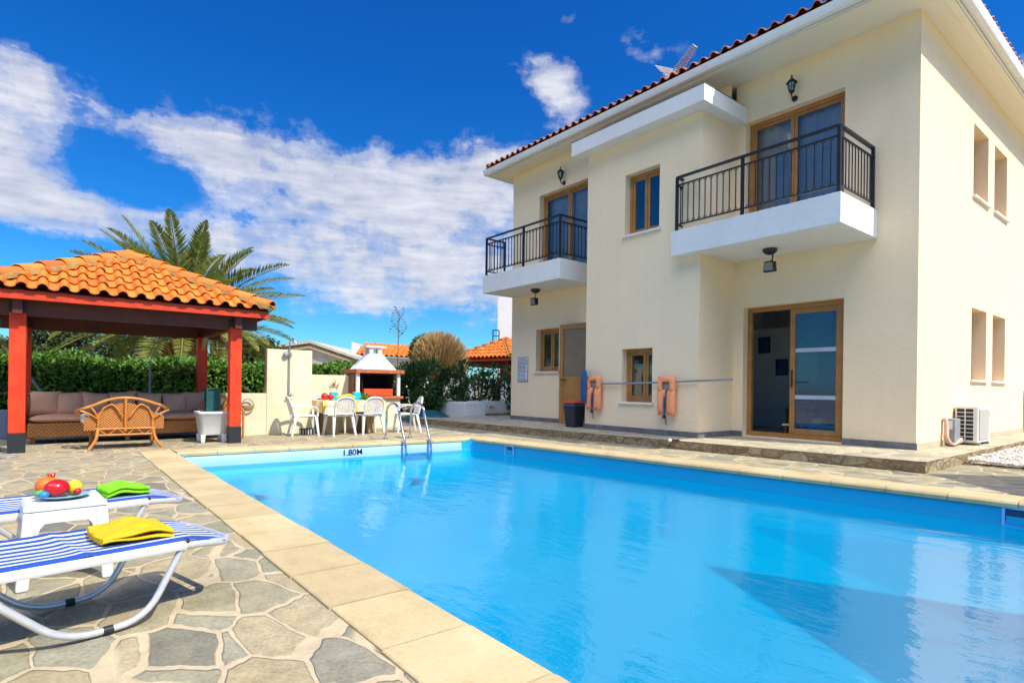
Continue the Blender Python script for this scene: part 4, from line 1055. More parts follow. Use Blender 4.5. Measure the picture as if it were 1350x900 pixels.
for y, s_ in ((.5, -1), (1.14, 1)):
    fr.tube(smoothpath([(XB_+.02, y, .26), (XB_+.03, y-s_*0, .42), (XB_+.03, y+s_*.02, .47)]), .019, 8)
    for (dy, dz) in ((s_*.2, .12), (s_*.08, .16), (-s_*.07, .17)):
        fr.tube(smoothpath([(XB_+.04, y, .42), (XB_+.045, y+dy*.5, .42+dz*.62), (XB_+.035, y+dy, .42+dz)]), .013, 7)
    fr.tube(smoothpath([(XB_+.045, y-s_*.05, .56), (XB_+.055, y-s_*.16, .62), (XB_+.05, y-s_*.28, .45)]), .013, 7)
for z in (.285, .2): fr.tube([(XB_+.03, .47, z), (XB_+.03, 1.17, z)], .014, 8)
for k in range(6):
    y = .5+k*.11; fr.tube([(XB_+.03, y, .2), (XB_+.03, y+.1, .285)] if k % 2 else [(XB_+.03, y, .285), (XB_+.03, y+.1, .2)], .008, 6)
fr.build('cane_frame', m_cane, se)
for y, s_ in ((.5, -1), (1.14, 1)):
    b = MB(); b.tube(smoothpath([(XB_+.02, y, .3), (XB_+.07, y+s_*.03, .14), (XB_+.1, y+s_*.11, .004)]), .021, 8); b.build('leg', m_cane, se)
    b = MB(); b.tube(smoothpath([(-10.28, y+s_*.05, .3), (-10.31, y+s_*.05, .12), (-10.33, y+s_*.07, .004)]), .021, 8); b.build('leg', m_cane, se)
b = MB(); b.box(-10.33, XB_-.0, .45, 1.19, .25, .285); b.build('seat_frame', m_wicker, se, bevel=.01)
b = MB(); b.pillow((-10.04, ym, .335), (0, 1, 0), (1, 0, 0), (0, 0, 1), .86, .52, .11, 3); b.build('seat_cushion', m_cushw, se)
for y in (Y0+.06, Y1-.06):
    b = MB(); b.pillow((-9.93, y+.02*(1 if y < .8 else -1), .42), (1, 0, 0), (0, 0, 1), (0, 1, 0), .3, .14, .1, 5); b.build('arm_cushion', m_cushw, se)

# wicker armchair half hidden behind the gazebo post
ac_ = thing('wicker_armchair', 'honey wicker armchair partly hidden by the white tub and the right gazebo post', 'armchair', (-10.9, 2.3, 0))
b = MB(); b.tube(smoothpath([(-10.6, 1.98, .44), (-10.8, 1.95, .47), (-11.05, 2.02, .62), (-11.1, 2.28, .72), (-11.02, 2.52, .62), (-10.75, 2.6, .47), (-10.6, 2.58, .44)]), .022, 8)
for x, y in ((-10.6, 1.99), (-10.6, 2.57), (-11.05, 2.02), (-11.02, 2.54)): b.tube([(x, y, .004), (x, y, .45)], .02, 8)
b.build('cane_frame', m_cane, ac_)
b = MB(); b.grid(lambda u, v: (-10.62-.42*u, 2.02+.54*v, .3+.02*math.sin(u*3)), 4, 4); b.grid(lambda u, v: (-11.04-.05*v-.04*math.sin(u*3.14), 2.03+u*.5, .3+v*(.3+.1*math.sin(u*3.14))), 6, 4); b.build('woven_seat', m_wicker, ac_)

# white tub on legs and the lantern on it
tb = thing('white_tub', 'white square tub on four short legs beside the right gazebo post', 'tub', (-10.2, 2.0, 0))
b = MB()
rect = lambda h: [(sx*h, sy*h) for sx, sy in ((1, 1), (-1, 1), (-1, -1), (1, -1))]
def rrect(h, z, r=.05, n=5):
    o = []
    for (sx, sy, a0) in ((1, 1, 0), (-1, 1, 90), (-1, -1, 180), (1, -1, 270)):
        for k in range(n):
            a = R(a0+90*k/(n-1)); o.append((-10.2+sx*(h-r)+r*math.cos(a), 2.0+sy*(h-r)+r*math.sin(a), z))
    return o
lev = [rrect(.16, .12), rrect(.175, .15), rrect(.205, .44), rrect(.225, .455), rrect(.225, .49), rrect(.19, .49), rrect(.185, .45)]
vs = sum(lev, []); k = 20; b.sm = True
b.add(vs, [(i*k+j, i*k+(j+1) % k, (i+1)*k+(j+1) % k, (i+1)*k+j) for i in range(len(lev)-1) for j in range(k)]); b.sm = False
b.add(lev[0], [tuple(range(k))[::-1]]); b.add(lev[-1], [tuple(range(k))]); b.build('bowl', m_plastic, tb)
for sx in (1, -1):
    for sy in (1, -1):
        b = MB(); b.frustum((-10.2+sx*.15, 2+sy*.15, .002), (.025, .025), (.035, .035), .125); b.build('leg', m_plastic, tb, bevel=.005)
lt = thing('glass_lantern', 'dark green glass box lantern standing on the white tub', 'lantern', (-10.3, 2.02, .452))
b = MB()
for sx in (1, -1):
    for sy in (1, -1): b.box(-10.3+sx*.085-.01, -10.3+sx*.085+.01, 2.02+sy*.085-.01, 2.02+sy*.085+.01, .455, .84)
b.box(-10.4, -10.2, 1.92, 2.12, .842, .86); b.box(-10.4, -10.2, 1.92, 2.12, .452, .47); b.build('lantern_frame', m_greenframe, lt)
b = MB(); b.box(-10.375, -10.225, 1.945, 2.095, .475, .838); b.build('glass_panel', m_greenframe, lt)
# bits at the left edge
b = MB(); b.box(-12.5, -12.2, -1.1, -.55, 0, .46)
tag(b.build('low_wall', m_bluewall, bevel=.01), 'small blue-grey rendered block at the left end of the rattan sofa', 'block')
cp = thing('closed_parasol', 'closed dark green parasol standing at the left edge beside the gazebo post', 'parasol', (-10.1, -.72, 0))
b = MB(); b.lathe([(.02, .0), (.02, 2.1)], (-10.1, -.72, 0), 8); b.build('pole', m_grey, cp)
b = MB(); b.lathe([(.13, .55), (.15, .62), (.11, 1.0), (.08, 1.6), (.03, 2.0), (0, 2.02)], (-10.1, -.72, 0), 9); b.build('canopy', m_greenframe, cp)
b = MB(); b.lathe([(.2, .002), (.2, .05), (.05, .07), (.04, .2)], (-10.1, -.72, 0), 16); b.build('base', m_dark, cp)
p = onz(11, 602); b = MB(); b.lathe([(.10, .004), (.10, .012), (.0, .018)], (p.x, p.y, 0), 16)
tag(b.build('drain_cover', m_grey), 'small round grey drain cover in the paving by the left gazebo post', 'drain cover')
a_, b_ = onX(38, 494, -12.9), onX(56, 519, -12.9)
b = MB(); b.tube([a_+(a_-b_)*.2, b_+(b_-a_)*1.6], .022, 8); tag(b.build('leaning_pole', m_grey), 'grey pole leaning against the hedge behind the left end of the sofa', 'pole')
p = onX(198, 476, -13.2); b = MB(); b.tube([(p.x, p.y, 0), (p.x, p.y, p.z)], .022, 8); tag(b.build('fence_post', m_grey), 'thin upright grey post in front of the hedge behind the sofa', 'post')

# ------------------------------------------------------------------ shower wall, sink wall, barbecue
XW = -11.1
gw = thing('shower_wall', 'cream block wall with a taller shower panel right of the gazebo', 'wall', (XW, 3.0, 0))
b = MB(); b.box(XW-.14, XW, 2.32, 3.09, 0, .765); b.build('low_wall', m_block, gw, bevel=.006)
b = MB(); b.box(XW-.14, XW+.004, 3.092, 3.92, 0, 1.585); b.build('tall_panel', m_block, gw, bevel=.006)
b = MB(); b.box(XW-.135, XW-.004, 3.086, 3.0905, .77, 1.58); b.build('panel_edge', m_pinkwall, gw)
sw_ = thing('outdoor_shower', 'steel outdoor shower pipe with round head on the tall wall panel', 'shower', (XW+.03, 3.5, .75))
p0 = onX(381, 522, XW+.04); p1 = onX(380, 452, XW+.04); y_ = p0.y
b = MB(); b.tube([(XW+.04, y_, p0.z), (XW+.04, y_, p1.z-.02)]+[(XW+.04+.07*(1-math.cos(a)), y_+.02*a, p1.z+.08*math.sin(a)) for a in (.3, .7, 1.1, 1.6, 2.1, 2.6)], .013, 8); b.build('pipe', m_steel, sw_)
b = MB(); b.lathe([(.012, .05), (.05, .0), (.05, -.012), (0, -.014)], (XW+.18, y_+.06, p1.z-.0), 14); b.build('shower_head', m_steel, sw_)
b = MB(); q = onX(377, 467, XW+.06); b.lathe([(.05, -.02), (.055, .0), (.03, .02), (.0, .022)], (q.x, q.y, q.z), 16, 'x'); b.tube([(q.x, q.y, q.z), (XW+.04, y_, q.z+.02)], .01, 6); b.build('hand_shower', m_grey, sw_)
b = MB(); b.lathe([(.02, -.03), (.035, .02), (.0, .03)], (XW+.06, y_, p0.z+.03), 10, 'x'); b.beam((XW+.07, y_-.06, p0.z-.01), (XW+.07, y_+.08, p0.z+.02), .02, .02); b.build('tap', m_steel, sw_)
q = onX(326, 536, XW+.03)
hh_ = thing('wall_basket', 'small half-round beige wall basket with a hooped handle on the low wall', 'basket', (q.x, q.y, q.z))
b = MB(); b.sm = True
vs = [(0, 0, 0)]
b.grid(lambda u, v: (.005+.075*math.sin(math.pi*u)*v, .125*math.cos(math.pi*u)*v, .03-.11*(1-v*v)**.5 if v < 1 else .03), 14, 6); b.build('bowl', m_beige, hh_, world=False)
b = MB(); b.tube([(.02, .1*math.cos(math.pi*k/10), .03+.11*math.sin(math.pi*k/10)) for k in range(11)], .01, 6); b.build('handle', m_grey, hh_, world=False)
q = onz(355, 571); b = MB()
b.box(q.x-.12, q.x, q.y-.14, q.y+.16, .003, .1); tag(b.build('wooden_block', m_beige, bevel=.008), 'short wooden block on the ground at the foot of the shower wall', 'wood block')

XS = -12.2
sk_ = thing('sink_wall', 'cream block wall behind the dining table with a counter below', 'wall', (XS, 4.7, 0))
b = MB(); b.box(XS-.14, XS, 4.0, 5.24, 0, 1.15); b.build('panel', m_block, sk_, bevel=.006)
b = MB(); b.box(XS+.002, XS+.5, 4.3, 5.1, .6, .66); b.build('counter', m_terra, sk_, bevel=.006)
b = MB(); b.box(XS+.02, XS+.42, 4.35, 5.05, .0, .598); b.build('counter_base', m_block, sk_)
q = onX(442, 505, XS+.05)
tp = thing('wall_tap', 'ornate old brass tap on the cream wall above the turquoise chair backs', 'tap', (XS+.002, q.y, q.z))
b = MB(); b.lathe([(.05, 0), (.045, .02), (.02, .03)], (0, -.02, -.03), 12, 'x'); b.tube(smoothpath([(.03, -.02, -.03), (.09, -.02, -.02), (.12, -.02, .04), (.1, -.02, .09), (.05, -.03, .11)]), .014, 8)
b.tube([(.05, -.14, -.05), (.05, .1, -.05)], .012, 6); b.tube([(.05, .1, -.05), (.05, .15, .0)], .01, 6); b.tube([(.05, -.14, -.05), (.05, -.16, -.01)], .01, 6)
for y in (-.12, .09): b.tube([(.05, y, -.05), (.05, y, -.1)], .012, 6); b.ball((.05, y, -.11), .018, 8)
b.build('tap_body', m_bronze, tp, world=False)
tp.scale = (.7, .7, .7)

XQ = -11.75
bq = thing('barbecue', 'masonry barbecue with white sloping hood and terracotta ledges', 'barbecue', (XQ-.3, 5.7, 0))
yl, yr_ = 5.09, 6.22
b = MB(); b.box(XQ-.7, XQ-.02, yl+.05, yr_-.05, 0, .64); b.build('base', m_block, bq, bevel=.006)
b = MB(); b.box(XQ-.72, XQ+.04, yl+.02, yr_, .642, .70); b.build('hearth_ledge', m_terra, bq, bevel=.008); b = MB(); b.box(XQ-.6, XQ-.05, yl+.22, yr_-.22, .71, .86); b.build('grill_bed', m_redlid, bq, bevel=.008)
for y in (yl+.02, yr_-.14):
    b = MB(); b.box(XQ-.1, XQ-.03, y+.02, y+.09, .702, 1.2); b.build('pillar', m_bbqwhite, bq, bevel=.006); b = MB(); b.box(XQ-.68, XQ-.58, y, y+.1, .702, 1.2); b.build('pillar', m_bbqwhite, bq, bevel=.006)
b = MB(); b.box(XQ-.56, XQ-.14, yl+.03, yl+.1, .702, 1.2); b.build('side_panel', m_brownwood, bq); b = MB(); b.box(XQ-.40, XQ-.2, yl+.125, yl+.165, .702, 1.0); b.build('side_panel', m_brownwood, bq)
b = MB(); b.box(XQ-.69, XQ-.66, yl+.12, yr_-.14, .702, 1.2); b.box(XQ-.66, XQ-.1, yl+.19, yl+.21, .835, 1.2); b.box(XQ-.66, XQ-.1, yr_-.2, yr_-.18, .835, 1.2); b.box(XQ-.66, XQ-.06, yl+.12, yr_-.14, 1.17, 1.2); b.build('firebox', m_soot, bq)
b = MB(); b.box(XQ-.75, XQ+.04, yl, yr_+.02, 1.202, 1.285); b.build('hood_ledge', m_terra, bq, bevel=.008)
ymc = (yl+yr_)/2
b = MB(); b.frustum((XQ-.36, ymc, 1.287), (.33, .42), (.14, .145), .36); b.build('hood', m_bbqwhite, bq, bevel=.01)
for sx in (1, -1):
    for sy in (1, -1): b = MB(); b.box(XQ-.36+sx*.1-.04, XQ-.36+sx*.1+.04, ymc+sy*.105-.04, ymc+sy*.105+.04, 1.648, 1.775); b.build('chimney_leg', m_bbqwhite, bq)
b = MB(); b.box(XQ-.40, XQ-.32, ymc-.06, ymc+.06, 1.648, 1.775)
b.build('chimney', m_bbqwhite, bq); b = MB(); b.box(XQ-.54, XQ-.18, ymc-.24, ymc+.24, 1.777, 1.82); b.build('chimney_cap', m_bbqwhite, bq, bevel=.008)
b = MB(); b.box(XQ-.42, XQ-.33, ymc-.055, ymc+.055, 1.65, 1.76); b.build('chimney_soot', m_terra, bq)

# ------------------------------------------------------------------ dining set
TX, TY0, TY1, TZ = -10.95, 3.95, 5.2, .63
tbl = thing('dining_table', 'dining table with six white chairs round it beside the barbecue', 'table', (TX, (TY0+TY1)/2, 0))
b = MB(); b.box(TX-.38, TX+.38, TY0, TY1, TZ-.03, TZ); b.build('tabletop', m_plastic, tbl, bevel=.008)
for y in (TY0+.25, TY1-.25):
    b = MB(); b.box(TX-.3, TX+.3, y-.09, y+.09, .004, TZ-.032); b.build('leg', m_beige, tbl, bevel=.01)
cl = MB(); nn = 60
def cloth(u, v):   # v 0..1: from the top edge to the hem; u round the perimeter
    hx_, hy_ = .395, (TY1-TY0)/2+.012; per_ = 2*(2*hx_+2*hy_); s_ = u*per_
    for L, f in ((2*hy_, lambda t: (hx_, -hy_+t, 1, 0)), (2*hx_, lambda t: (hx_-t, hy_, 0, 1)), (2*hy_, lambda t: (-hx_, hy_-t, -1, 0)), (2*hx_, lambda t: (-hx_+t, -hy_, 0, -1))):
        if s_ <= L+1e-6:
            x, y, ox, oy = f(s_); break
        s_ -= L
    rip = (.018*math.sin(u*74)+.012*math.sin(u*31))*v+.03*v
    return (TX+x+ox*rip, (TY0+TY1)/2+y+oy*rip, TZ+.006-v*(.24+.03*math.sin(u*25)))
cl.grid(cloth, 160, 5); cl.quad((TX-.395, TY0-.012, TZ+.006), (TX+.395, TY0-.012, TZ+.006), (TX+.395, TY1+.012, TZ+.006), (TX-.395, TY1+.012, TZ+.006))
tag(cl.build('tablecloth', m_cloth), 'yellow floral tablecloth hanging over the dining table', 'tablecloth')
def make_chair():
    S = .86
    t_ = thing('plastic_chair', 'x', 'chair', (0, 0, 0), 'white plastic chairs round the dining table')
    def bl(mb, nm): return mb.build(nm, m_plastic, t_, world=False)
    b = MB(); b.sm = True
    zt = lambda u, v: .43*S+.012*S*(2*u-1)**2-.018*S*math.sin(v*3.1)
    b.grid(lambda u, v: ((-.21+.42*u)*S, (-.2+.42*v)*S, zt(u, v)), 8, 8); b.grid(lambda u, v: ((.21-.42*u)*S, (-.2+.42*v)*S, zt(u, v)-.018), 8, 8)
    b.tube([(-.21*S, -.2*S, .425*S), (-.21*S, .22*S, .425*S), (.21*S, .22*S, .425*S), (.21*S, -.2*S, .425*S)], .014, 6, closed=True); bl(b, 'seat')
    b = MB()
    def bp(x, z): return Vector((x*S, (-.2-.28*(z-.43)+.35*x*x-.05)*S, z*S))   # back surface, leaning
    for i in range(7):
        x0 = -.15+.05*i; w_ = .036; dom = .8-.25*x0*x0*4*.6
        b.sm = False
        pts = [bp(x0, z) for z in (.47, .58, .7, dom-.02)]
        for k in range(3): b.beam(pts[k], pts[k+1], w_*S, .012)
    b.tube(smoothpath([bp(-.2, .43), bp(-.215, .6), bp(-.2, .72), bp(-.13, .8), bp(0, .825), bp(.13, .8), bp(.2, .72), bp(.215, .6), bp(.2, .43)], 4), .019, 7)
    b.tube([bp(-.2, .47), bp(0, .47), bp(.2, .47)], .018, 6); b.grid(lambda u, v: bp(-.15+.3*u, .765+.05*v-.14*(u-.5)**2), 8, 2); bl(b, 'backrest')
    for s_ in (-1, 1):
        b = MB(); P_ = smoothpath([bp(s_*.212, .62), (s_*.255*S, -.12*S, .64*S), (s_*.265*S, .06*S, .64*S), (s_*.26*S, .19*S, .60*S), (s_*.25*S, .225*S, .52*S), (s_*.235*S, .225*S, .42*S)], 4)
        for k in range(len(P_)-1): b.beam(P_[k], P_[k+1], .045 if k < len(P_)-8 else .035, .018)
        bl(b, 'armrest')
    for sx in (-1, 1):
        for y0, y1 in ((.2, .25), (-.2, -.29)):
            b = MB(); a = Vector((sx*.205*S, y0*S, .42*S)); e_ = Vector((sx*.25*S, y1*S, .003)); n_ = 6
            xx = (e_-a); 
            b.add([a+Vector((dx, dy, 0)) for dx in (-.026, .026) for dy in (-.026, .026)]+[e_+Vector((dx, dy, 0)) for dx in (-.015, .015) for dy in (-.015, .015)], [(0, 1, 3, 2), (4, 6, 7, 5), (0, 4, 5, 1), (2, 3, 7, 6), (0, 2, 6, 4), (1, 5, 7, 3)])
            bl(b, 'leg')
    return t_
ch = make_chair()
spots = [(-10.62, 3.62, R(-8), 'white plastic chair at the left head of the table beside the shower wall'),
         (-10.42, 4.2, R(92), 'left of the two white chairs with their slatted backs to the pool'),
         (-10.38, 4.78, R(87), 'right of the two white chairs with their slatted backs to the pool'),
         (-10.45, 5.62, R(165), 'white plastic chair at the right end of the table behind the pool ladder'),
         (-11.55, 4.3, R(-90), 'white chair on the far side of the table near the sink wall'),
         (-11.55, 4.9, R(-90), 'white chair on the far side of the table in front of the barbecue')]
for i, (x, y, rz, lb) in enumerate(spots):
    o = ch if i == 0 else copy_tree(ch)
    o.location = (x, y, 0); o.rotation_euler = (0, 0, rz); o['label'] = lb
def fruit(name, lab, cat, mat, c, r, sq=(1, 1, 1), extra=None, wob=0, group=None, stem=None):
    b = MB(); b.ball(c, r, 16, sq, wob, 3)
    if stem: b.k = 1; stem(b)
    return tag(b.build(name, [mat, m_twig if name != 'pomegranate' else m_applered]), lab, cat, group)
# on the table
q = onX(440, 523, TX-.2)
for (px_, lb) in ((440, 'left of the two turquoise napkin boxes on the dining table'), (470, 'right of the two turquoise napkin boxes on the dining table')):
    q = onX(px_, 525, TX-.15); b = MB(); b.frustum((q.x, q.y, TZ+.008), (.05, .085), (.04, .075), .16); tag(b.build('napkin_box', m_turq, bevel=.012), lb, 'box', 'turquoise boxes on the dining table')
q = onX(430, 520, TX); b = MB(); b.ball((q.x, q.y-.03, TZ+.08), .07, 10, (1, 1, 1.0), .08, 2); b.ball((q.x, q.y+.09, TZ+.07), .06, 10, (1, 1, .9), .08, 4)
tag(b.build('watermelon_piece', m_applered), 'red fruit piled at the left end of the dining table', 'fruit')
bn_ = thing('banana_bunch', 'bunch of yellow bananas lying between the turquoise boxes', 'bananas', (TX, onX(455, 522, TX).y, TZ+.03))
for k in range(5):
    b = MB(); y0 = -.13+.05*k; b.tube(smoothpath([(.02, y0-.05, .02), (.03, y0, .05+.01*k), (.02, y0+.08, .05), (.0, y0+.14, .02)]), [.006]+[.02]*17+[.006], 7); b.build('banana', m_banana, bn_, world=False)
q = onX(482, 520, TX); b = MB(); rr = random.Random(8)
for k in range(60): leaf(b, Vector((q.x, q.y, TZ+.05))+rvec(rr)*.05, rvec(rr)+UP*.8, rvec(rr), .09, .03)
b.lathe([(.035, .0), (.045, .07)], (q.x, q.y, TZ+.008), 10)
tag(b.build('potted_herb', m_hedge), 'small leafy green pot plant at the right end of the dining table', 'plant')
q = onz(408, 574); bs_ = thing('striped_crate', 'small crate with dark slats on the ground under the table end', 'crate', (q.x-.25, q.y+.02, 0))
b = MB()
for k in range(5): b.box(-.06, .06, -.11+.05*k, -.085+.05*k, .003, .12)
b.build('slats', m_dark, bs_, world=False); b = MB(); b.box(-.05, .05, -.115, .12, .01, .1); b.build('liner', m_plastic, bs_, world=False)

# ------------------------------------------------------------------ loungers, table, towels
def make_lounger():
    t_ = thing('sun_lounger', 'x', 'sun lounger', (0, 0, 0), 'blue and white striped sun loungers')
    zr = .288
    for s_ in (1, -1):
        b = MB(); x = s_*.222
        b.tube(rounded([(s_*.15, -.005, zr-.03), (x, -.04, zr-.025), (x, -.14, zr-.012), (x, -.6, zr), (x, -1.9, zr+.03)], .08), .017, 8); b.build('side_rail', m_alu, t_, world=False)
    b = MB(); b.tube([(-.155, -.004, zr-.03), (.155, -.004, zr-.03)], .017, 8); b.build('end_rail', m_alu, t_, world=False)
    fb = MB()
    def fab(u, v):
        x = -.234+.468*u; y = -.045-1.85*v; e_ = abs(2*u-1)
        z = zr+.022+(.0 if e_ < .97 else -.012)-.012*(1-e_**2)*math.sin(min(v*6, 3.1)/1)-.03*max(0, 1-v*14)+.03*v
        z += .006*math.exp(-((v-.27)/.012)**2)
        return (x, y, z)
    fb.grid(fab, 26, 60)
    fb.k = 1
    for s_ in (1, -1):
        fb.grid(lambda u, v, s_=s_: (s_*(.234+.006*math.sin(u*3.1)), -.2-1.68*v, zr+.011-.036*u+.03*v), 3, 30)
    fb.build('striped_fabric', [m_stripe, m_plastic], t_, world=False)
    for s_ in (1, -1):
        b = MB(); x = s_*.215
        b.tube(rounded([(x, -.2, zr-.0), (x, -.34, .02), (x, -.60, .02), (x, -.86, zr-.01)], .10, 6), .0135, 8)
        lg = b.build('leg', m_alu, t_, world=False)
        b = MB(); b.tube([(x, -.45, .019), (x, -.482, .019)], .0165, 8); b.build('rubber_foot', m_dark, lg, world=False)
        b = MB(); b.ball((x+s_*.008, -.2, zr+.004), .016, 8); b.build('joint_cap', m_dark, lg, world=False)
    return t_
L1 = make_lounger(); L1['label'] = 'nearer striped sun lounger with a folded yellow towel on its foot end'
L1.location = (-2.91, .57, 0); L1.rotation_euler = (0, 0, R(14))
L2 = copy_tree(L1); L2['label'] = 'striped sun lounger behind the white side table with a lime green towel'
L2.location = (-4.0, .56, 0); L2.rotation_euler = (0, 0, R(14))
def towel(name, label, mat, lounger, lx, ly, sx, sy, h, rz, seed):
    t_ = Matrix.Translation(lounger.location) @ Matrix.Rotation(lounger.rotation_euler.z, 4, 'Z') @ Matrix.Translation((lx, ly, .31)) @ Matrix.Rotation(rz, 4, 'Z')
    b = MB(); rr = random.Random(seed); ph = [rr.uniform(0, 6) for _ in range(4)]
    nl = 2
    for L in range(nl):
        z0 = h*L/nl; th = h/nl*1.04
        def f(u, v, L=L, z0=z0, th=th):
            a = 2*math.pi*v; cx_, cz_ = math.cos(a), math.sin(a)
            ex = abs(cx_)**.35*(1 if cx_ > 0 else -1); ez = abs(cz_)**.6*(1 if cz_ > 0 else -1)
            y = (u-.5)*sy*(1-.02*L+.015*math.sin(9*v+L)); x = ex*sx/2*(1+.012*math.sin(u*7+ph[L]))
            z = z0+th/2+ez*th/2+.006*math.sin(u*5+ph[L])+.004*math.sin(x*40+u*9+ph[3])+.008*math.cos((u-.5)*3)
            return tuple(t_ @ Vector((x, y, z)))
        b.grid(f, 22, 28)
        for e_ in (0, 1):
            ring_ = [f(e_, k/28) for k in range(28)]; b.sm = True; cpt = Vector(ring_[0])*0
            for q in ring_: cpt += Vector(q)
            cpt /= 28; bul = (t_.to_3x3() @ Vector((0, .018*(1 if e_ else -1), 0)))
            b.add([tuple(cpt+bul)]+ring_, [(0, k+1, (k+1) % 28+1) for k in range(28)]); b.sm = False
    return tag(b.build(name, mat), label, 'towel', 'folded towels on the loungers')
towel('towel', 'folded yellow towel on the nearer lounger', m_towel_y, L1, .02, -.33, .3, .24, .034, R(-6), 1)
towel('towel', 'rolled lime green towel on the lounger behind the side table', m_towel_g, L2, .04, -.26, .24, .2, .044, R(-4), 2)

st = thing('side_table', 'low white plastic side table between the two striped loungers', 'side table', (-3.5, .05, 0), None, R(4))
b = MB(); hx_, hy_ = .15, .16; TZ2 = .375
b.frustum((0, 0, TZ2-.03), (hx_, hy_), (hx_-.012, hy_-.012), .03); b.build('top', m_plastic, st, world=False, bevel=.012)
for sx in (1, -1):
    for sy in (1, -1):
        b = MB()
        b.add([(sx*(hx_-.05-.0), sy*(hy_-.055), TZ2-.032), (sx*(hx_-.004), sy*(hy_-.055), TZ2-.032), (sx*(hx_-.004), sy*(hy_-.004), TZ2-.032), (sx*(hx_-.05), sy*(hy_-.004), TZ2-.032),
               (sx*(hx_-.025), sy*(hy_-.025), .002), (sx*(hx_+.02), sy*(hy_-.025), .002), (sx*(hx_+.02), sy*(hy_+.02), .002), (sx*(hx_-.025), sy*(hy_+.02), .002)],
              [(0, 1, 2, 3), (4, 7, 6, 5), (0, 4, 5, 1), (1, 5, 6, 2), (2, 6, 7, 3), (3, 7, 4, 0)]); b.build('leg', m_plastic, st, world=False, bevel=.008)
ap = MB()
def apron(A, B, outv):
    A = Vector(A); B = Vector(B); o = Vector(outv)*.004; n = 14; vs = []
    for i in range(n+1):
        t_ = i/n; p = A.lerp(B, t_); e_ = min(t_, 1-t_); dz = .055+.07*max(0, 1-e_/.16)**2
        vs += [p+UP*(TZ2-.031)+o*0, p+UP*(TZ2-.031-dz)+o*dz*20*.25]
    ap.add(vs, [(2*i, 2*i+1, 2*i+3, 2*i+2) for i in range(n)])
h1, h2 = hx_-.008, hy_-.008
apron((h1, -h2+.04, 0), (h1, h2-.04, 0), (1, 0, 0)); apron((-h1, -h2+.04, 0), (-h1, h2-.04, 0), (-1, 0, 0)); apron((-h1+.04, h2, 0), (h1-.04, h2, 0), (0, 1, 0)); apron((-h1+.04, -h2, 0), (h1-.04, -h2, 0), (0, -1, 0))
ao = ap.build('apron', m_plastic, st, world=False); sm_ = ao.modifiers.new('thick', 'SOLIDIFY'); sm_.thickness = .008
PX0, PY0, PZ0 = -3.5, .05, TZ2+.002
b = MB(); b.lathe([(.0, .003), (.065, .004), (.1, .014), (.105, .018), (.098, .019), (.065, .01), (.0, .009)], (PX0, PY0, PZ0), 24)
tag(b.build('fruit_plate', m_rimblue), 'painted plate holding fruit on the white side table', 'plate')
def rs(c, d): return lambda b: b.tube([c, (c[0]+d[0], c[1]+d[1], c[2]+d[2])], [.006, .004], 6)
def fr_(px_, py_, r, z=None):
    q = onX(px_, py_, PX0+.02); return (q.x, q.y, PZ0+.012+r)
c_ = fr_(75, 650, .058); fruit('apple', 'large glossy red apple at the front of the fruit plate', 'apple', m_applered, (PX0+.04, c_[1], PZ0+.054), .045, (1, 1.15, .92), wob=.03)
c_ = fr_(64, 648, .056)
def crown_(b):
    for k in range(5):
        a = k*1.256; b.tube([(PX0-.03+.008*math.cos(a), c_[1]+.01+.008*math.sin(a), PZ0+.098), (PX0-.03+.016*math.cos(a), c_[1]+.01+.016*math.sin(a), PZ0+.118)], [.006, .002], 5)
fruit('pomegranate', 'orange-red pomegranate with a crown behind the red apple', 'pomegranate', m_orangef, (PX0-.025, c_[1]-.005, PZ0+.058), .045, (1, 1.05, 1), wob=.03, stem=crown_)
c_ = fr_(98, 648, .042); fruit('lemon', 'yellow lemon at the right side of the fruit plate', 'lemon', m_lemon, (PX0-.0, c_[1], PZ0+.047), .034, (1, 1.0, 1.05), wob=.02)
c_ = fr_(50, 658, .02); fruit('lime', 'small green lime at the left edge of the fruit plate', 'lime', m_greenf, (PX0+.045, c_[1]+.01, PZ0+.034), .02, (1, 1.3, .9))
c_ = fr_(58, 658, .02); fruit('plum', 'small bluish plum beside the lime on the plate', 'plum', m_bluef, (PX0+.068, c_[1]-.0, PZ0+.032), .018, (1, 1.2, .9))
c_ = fr_(106, 657, .02); fruit('cherry_tomato', 'small red tomato at the right rim of the plate', 'tomato', m_applered, (PX0+.05, c_[1]-.012, PZ0+.032), .016)

